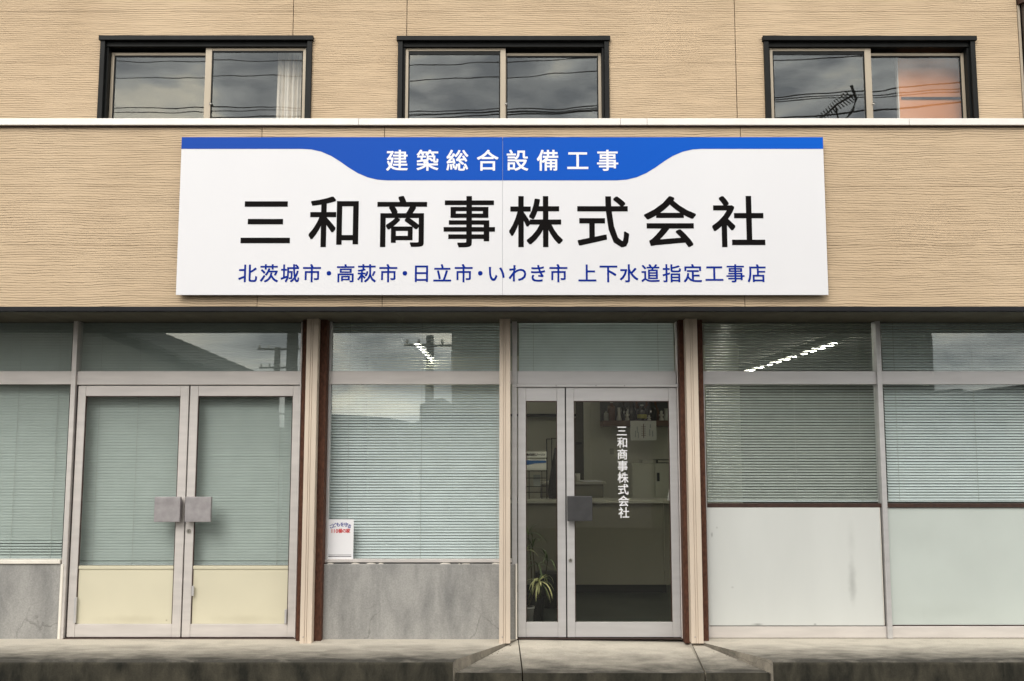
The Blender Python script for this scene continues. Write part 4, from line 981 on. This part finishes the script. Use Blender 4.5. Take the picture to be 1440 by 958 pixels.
# ramp in three pieces
def ramp(pts, nm='ramp_slab'):
    zt = [(-.006 if y > -.05 else -.006 + (zr + .006) * (-(y + .03) / (-YE - .03))) for _, y in pts]
    return slab2(nm, pts, zt)
def slab2(nm, pts, zt):
    me = MB().plan(pts, ZG - .1, zt).mesh()
    o = put(nm, me, None, None, 'structure')
    o.data.materials.append(M['slab']); o.data.materials.append(M['face']); o.data.materials.append(M['cheek'])
    for p in o.data.polygons: p.material_index = 0 if p.normal.z > .5 else (1 if p.normal.y < -.8 else 2)
jl_b, jl_f = PX(728.5, 898, 0), PX(735, 948, YE); jr_b, jr_f = PX(970, 898, 0), PX(992, 948, YE)
gp = .006
ramp([(jl_b + gp, .3), (jl_b + gp, -.03), (jl_f + gp, YE + .005), (jr_f - gp, YE + .005), (jr_b - gp, -.03), (jr_b - gp, .3)])
ramp([(xl_b + .003, -.035), (xl_f + .02, YE + .012), (jl_f - gp, YE + .005), (jl_b - .001, -.035)])
ramp([(xr_b + .004, -.035), (jr_f + gp, YE + .005), (xr_f - .02, YE + .012)])
# grit and chips along the ramp edges
rs = random.Random(11); mb = MB()
for i in range(90):
    if rs.random() < .5: t = rs.random(); cx, cy = xl_b + (xl_f - xl_b) * t + .03 * rs.random(), -.03 + (YE + .03) * t
    else: t = rs.random(); cx, cy = xr_b + (xr_f - xr_b) * t - .03 * rs.random(), -.03 + (YE + .03) * t
    zz = -.006 + (zr + .006) * (-(cy + .03) / (-YE - .03)); s_ = rs.uniform(.0015, .0045)
    cx += rs.gauss(0, .02); mb.box(cx - s_, cx + s_, cy - s_ * .8, cy + s_ * .8, zz - .002, zz + s_ * .7)
o = put('grit', mb.mesh(.001), M['cheek'], None, 'stuff')
o['label'] = 'loose concrete grit lying along the ramp edges'
# ground
put('ground', MB().plan([(-400, -400), (400, -400), (400, 400), (-400, 400)], ZG - .5, ZG).mesh(), M['asphalt'], None, 'structure')

# ================================================================== ACROSS THE STREET (seen mirrored in the glass)
def V(px, py, D, plane):   # a point seen mirrored in the vertical plane: D metres in front of the camera in the mirror world
    x, z = P(px, py, CAMY + D); return x, 2 * plane - (CAMY + D), z
# low wooded ridge closing the horizon behind the street
rh = random.Random(4); pts = [(-260, ZG - 1), (260, ZG - 1)]; xx = 260
while xx > -260: pts.append((xx, 5.5 + 2.5 * math.sin(xx * .03) + rh.uniform(-.5, .5))); xx -= 2.5
put('hills', MB().poly(pts, -150, -110).mesh(), M['darkwall'], None, 'structure')
# tiled house on the left
ex, ey, ez = V(283, 512, 21, .04); rx_, ry_, rz_ = V(180, 468, 21, .04); slope = (rz_ - ez) / (ex - rx_)
rid = ex - 6.2; rzt = ez + slope * 6.2
hs = thing('tiled_house', 'plain house with a dark tiled gable roof across the street mirrored in the left glass', 'house', (rid, ey, ZG))
put('wall', MB().poly([(rid - 5.8, ZG), (ex - .5, ZG), (ex - .5, ez - .1), (rid, rzt - .35), (rid - 5.8, ez - .1)], ey - 9, ey - .3).mesh(), M['plaster'], hs)
rf = MB()
for s_ in (1, -1):
    nrow = 22
    for i in range(nrow):
        a, b = i / nrow, (i + 1) / nrow + .006
        xa_, xb_ = rid + s_ * 6.2 * a, rid + s_ * 6.2 * b; za_, zb_ = rzt - slope * 6.2 * a, rzt - slope * 6.2 * b
        rf.poly([(xa_, za_ - .02), (xb_, zb_ + .02), (xb_, zb_ - .06), (xa_, za_ - .1)], ey - 9.4, ey)
put('roof', rf.mesh(), M['tile'], hs)
put('ridge', MB().tube([(rid, ey - 9.4, rzt + .1), (rid, ey + .05, rzt + .1)], .16, 10).mesh(), M['tile'], hs)
put('window', bx(rid - 1.5, rid + .5, ey - .3, ey - .25, 1.0, 2.2, .01), M['glass_up'], hs)
# big plain building opposite
oy = -13.2; ox0 = PX(635, 500, .04 * 2 - oy); ox1 = PX(1312, 500, .04 * 2 - oy)
ob = thing('warehouse', 'large dark plain building across the street mirrored in the entrance glass', 'building', ((ox0 + ox1) / 2, oy, ZG))
put('wall', bx(ox0, ox1, oy - 8, oy, ZG, 6.6, .01), M['darkwall'], ob)
put('roof', bx(ox0 - .15, ox1 + .15, oy - 8.1, oy + .15, 6.6, 6.8, .01), M['brown'], ob)
for i in range(3):
    xx = ox0 + 1.2 + i * 3.2; put('window', bx(xx, xx + 1.7, oy + .002, oy + .05, 4.2, 5.3, .01), M['glass_up'], ob)
put('shutter', bx(ox0 + 1, ox0 + 4.4, oy + .002, oy + .06, ZG, 2.8, .01), M['handle'], ob)
# low house right with wedge roof
hx0, hy0, hz0 = V(1360, 552, 24, .04)
h2 = thing('flat_roofed_house', 'low house with a thin projecting roof mirrored in the right edge window', 'house', (hx0 + 5, hy0, ZG))
put('wall', bx(hx0 + 1.2, hx0 + 11, hy0 - 6, hy0 - .5, ZG, hz0 - .1, .01), M['plaster'], h2)
put('roof', MB().poly([(hx0, hz0), (hx0 + 11.5, hz0 - .12), (hx0 + 11.5, hz0 + .55), (hx0 + 1.4, hz0 + .2)], hy0 - 6.5, hy0).mesh(), M['tile'], h2)
# low shed row
for (a, b, top, D, lab) in ((425, 560, 590, 26, 'low grey shed mirrored in the middle window'), (590, 634, 570, 21, 'square block house mirrored beside the utility pole')):
    x0, y0, z0 = V(a, top, D, .04); x1, _, _ = V(b, top, D, .04)
    o = thing('shed', lab, 'shed', (x0, y0, ZG)); put('wall', bx(x0, x1, y0 - 4, y0, ZG, z0, .01), M['darkwall'], o); put('roof', MB().poly([(x0 - .02, z0), (x1 + .02, z0), (x1 - .2, z0 + .05), (x0 + .5, z0 + .16), (x0 + .2, z0 + .1)], y0 - 4.1, y0 + .05).mesh(), M['tile'], o)
# utility poles
def pole(px, D, top, r, label, arms):
    x, y, _ = V(px, 520, D, .04); zt = V(px, top, D, .04)[2] if top else 11
    t = thing('utility_pole', label, 'utility pole', (x, y, ZG), 'utility poles across the street')
    b = MB(); b.smooth = True; b.tube([(x, y, ZG), (x, y, zt)], [r * 1.15, r * .85], 14); put('pole', b.mesh(), M['polecon'], t)
    for z, w in arms:
        z = zt - z; put('crossarm', bx(x - w, x + w, y - .18, y - .1, z, z + .07, .004), M['polecon'], t)
        for q in (-.9, -.45, .45, .9):
            put('insulator', MB().lathe(x + q * w, y - .14, [(.01, z + .07), (.03, z + .08), (.045, z + .14), (.03, z + .2), (.01, z + .21)], 8).mesh(), M['porcelain'], t)
    return x, y, zt
pole(410.5, 17, None, .095, 'thick concrete utility pole nearest the left house', ((1.2, .8),))
pole(390, 40, 488, .14, 'distant utility pole with curved bracket arms left of the thick one', ((.1, .9), (.9, .8), (2.8, .8)))
pole(604.5, 27, 472, .13, 'utility pole with a single wide crossarm mirrored in the middle window', ((.3, .75), ))
# wires: measured in the upstairs panes, nearer to us towards the right
up = YU + .04
def wire(pts, r, label):
    P3 = [V(px, py, D, up) for px, py, D in pts]
    a, b = Vector(P3[0]), Vector(P3[1]); P3.insert(0, tuple(a + (a - b) * 3)); a, b = Vector(P3[-1]), Vector(P3[-2]); P3.append(tuple(a + (a - b) * 2))
    # smooth
    out_ = []
    for i in range(len(P3) - 1):
        p0 = Vector(P3[max(i - 1, 0)]); p1 = Vector(P3[i]); p2_ = Vector(P3[i + 1]); p3 = Vector(P3[min(i + 2, len(P3) - 1)])
        for t in [k / 6 for k in range(6)]:
            out_.append(tuple(.5 * ((2 * p1) + (p2_ - p0) * t + (2 * p0 - 5 * p1 + 4 * p2_ - p3) * t * t + (3 * p1 - p0 - 3 * p2_ + p3) * t ** 3)))
    out_.append(P3[-1])
    b = MB(); b.smooth = True; b.tube(out_, r, 6)
    tag(put('power_line', b.mesh(), M['wire'], None, origin=P3[0]), label, 'power line', 'power lines across the street')
for i, (ys, r, lab) in enumerate((
    ((85, 86, 93, 78, 62, 50), .011, 'topmost thin power line mirrored in the upper windows'),
    ((108, 107, 114, 98, 84, 76), .011, 'second power line from the top mirrored in the upper windows'),
    ((150, 151, 157, 147, 137, 112), .013, 'middle power line mirrored above the antenna'),
    ((157, 155, 161, 150, 140, 122), .011, 'thin power line just below the middle one'),
    ((166, 164, 168, 154, 166, 140), .016, 'thick lowest power line crossing the antenna in the right window'),
    ((174, 171, 163, 152, 143, 126), .010, 'thin twisted service line between the lower power lines'))):
    wire([(px, py, D) for px, py, D in zip((150, 430, 565, 855, 1090, 1365), ys, (26, 24, 23, 21, 19, 17))], r, lab)
# roof antenna on the warehouse
ax, ay, az = V(1199, 120, 21.5, up)
an = thing('roof_antenna', 'fishbone television antenna on a bent mast above the warehouse roof', 'antenna', (ax, ay, 6.8))
mz = V(1199, 157, 21.5, up)[2]
b0 = V(1150, 168, 21.5, up); b1 = V(1196, 136, 21.5, up)
put('mast', MB().tube([(ax - .3, ay, 6.8), (ax - .3, ay, mz - .3), (ax - .05, ay, mz), (ax + .06, ay, (mz + az) / 2), (ax, ay, az)], .035, 8).mesh(), M['wire'], an)
bb0, bb1 = Vector(b0), Vector(b1)
put('boom', MB().tube([tuple(bb0), tuple(bb1 + (bb1 - bb0) * .1)], .025, 6).mesh(), M['wire'], an)
for i in range(14):
    c = bb0 + (bb1 - bb0) * (i / 13); w = .09 + .005 * i
    put('element', MB().tube([tuple(c + Vector((-.5 * w, -.4 * w, w * .9))), tuple(c + Vector((.5 * w, .4 * w, -w * .9)))], .014, 5).mesh(), M['wire'], an)
put('strut', MB().tube([(ax - .3, ay, mz - .3), tuple(bb0 + (bb1 - bb0) * .55)], .02, 6).mesh(), M['wire'], an)
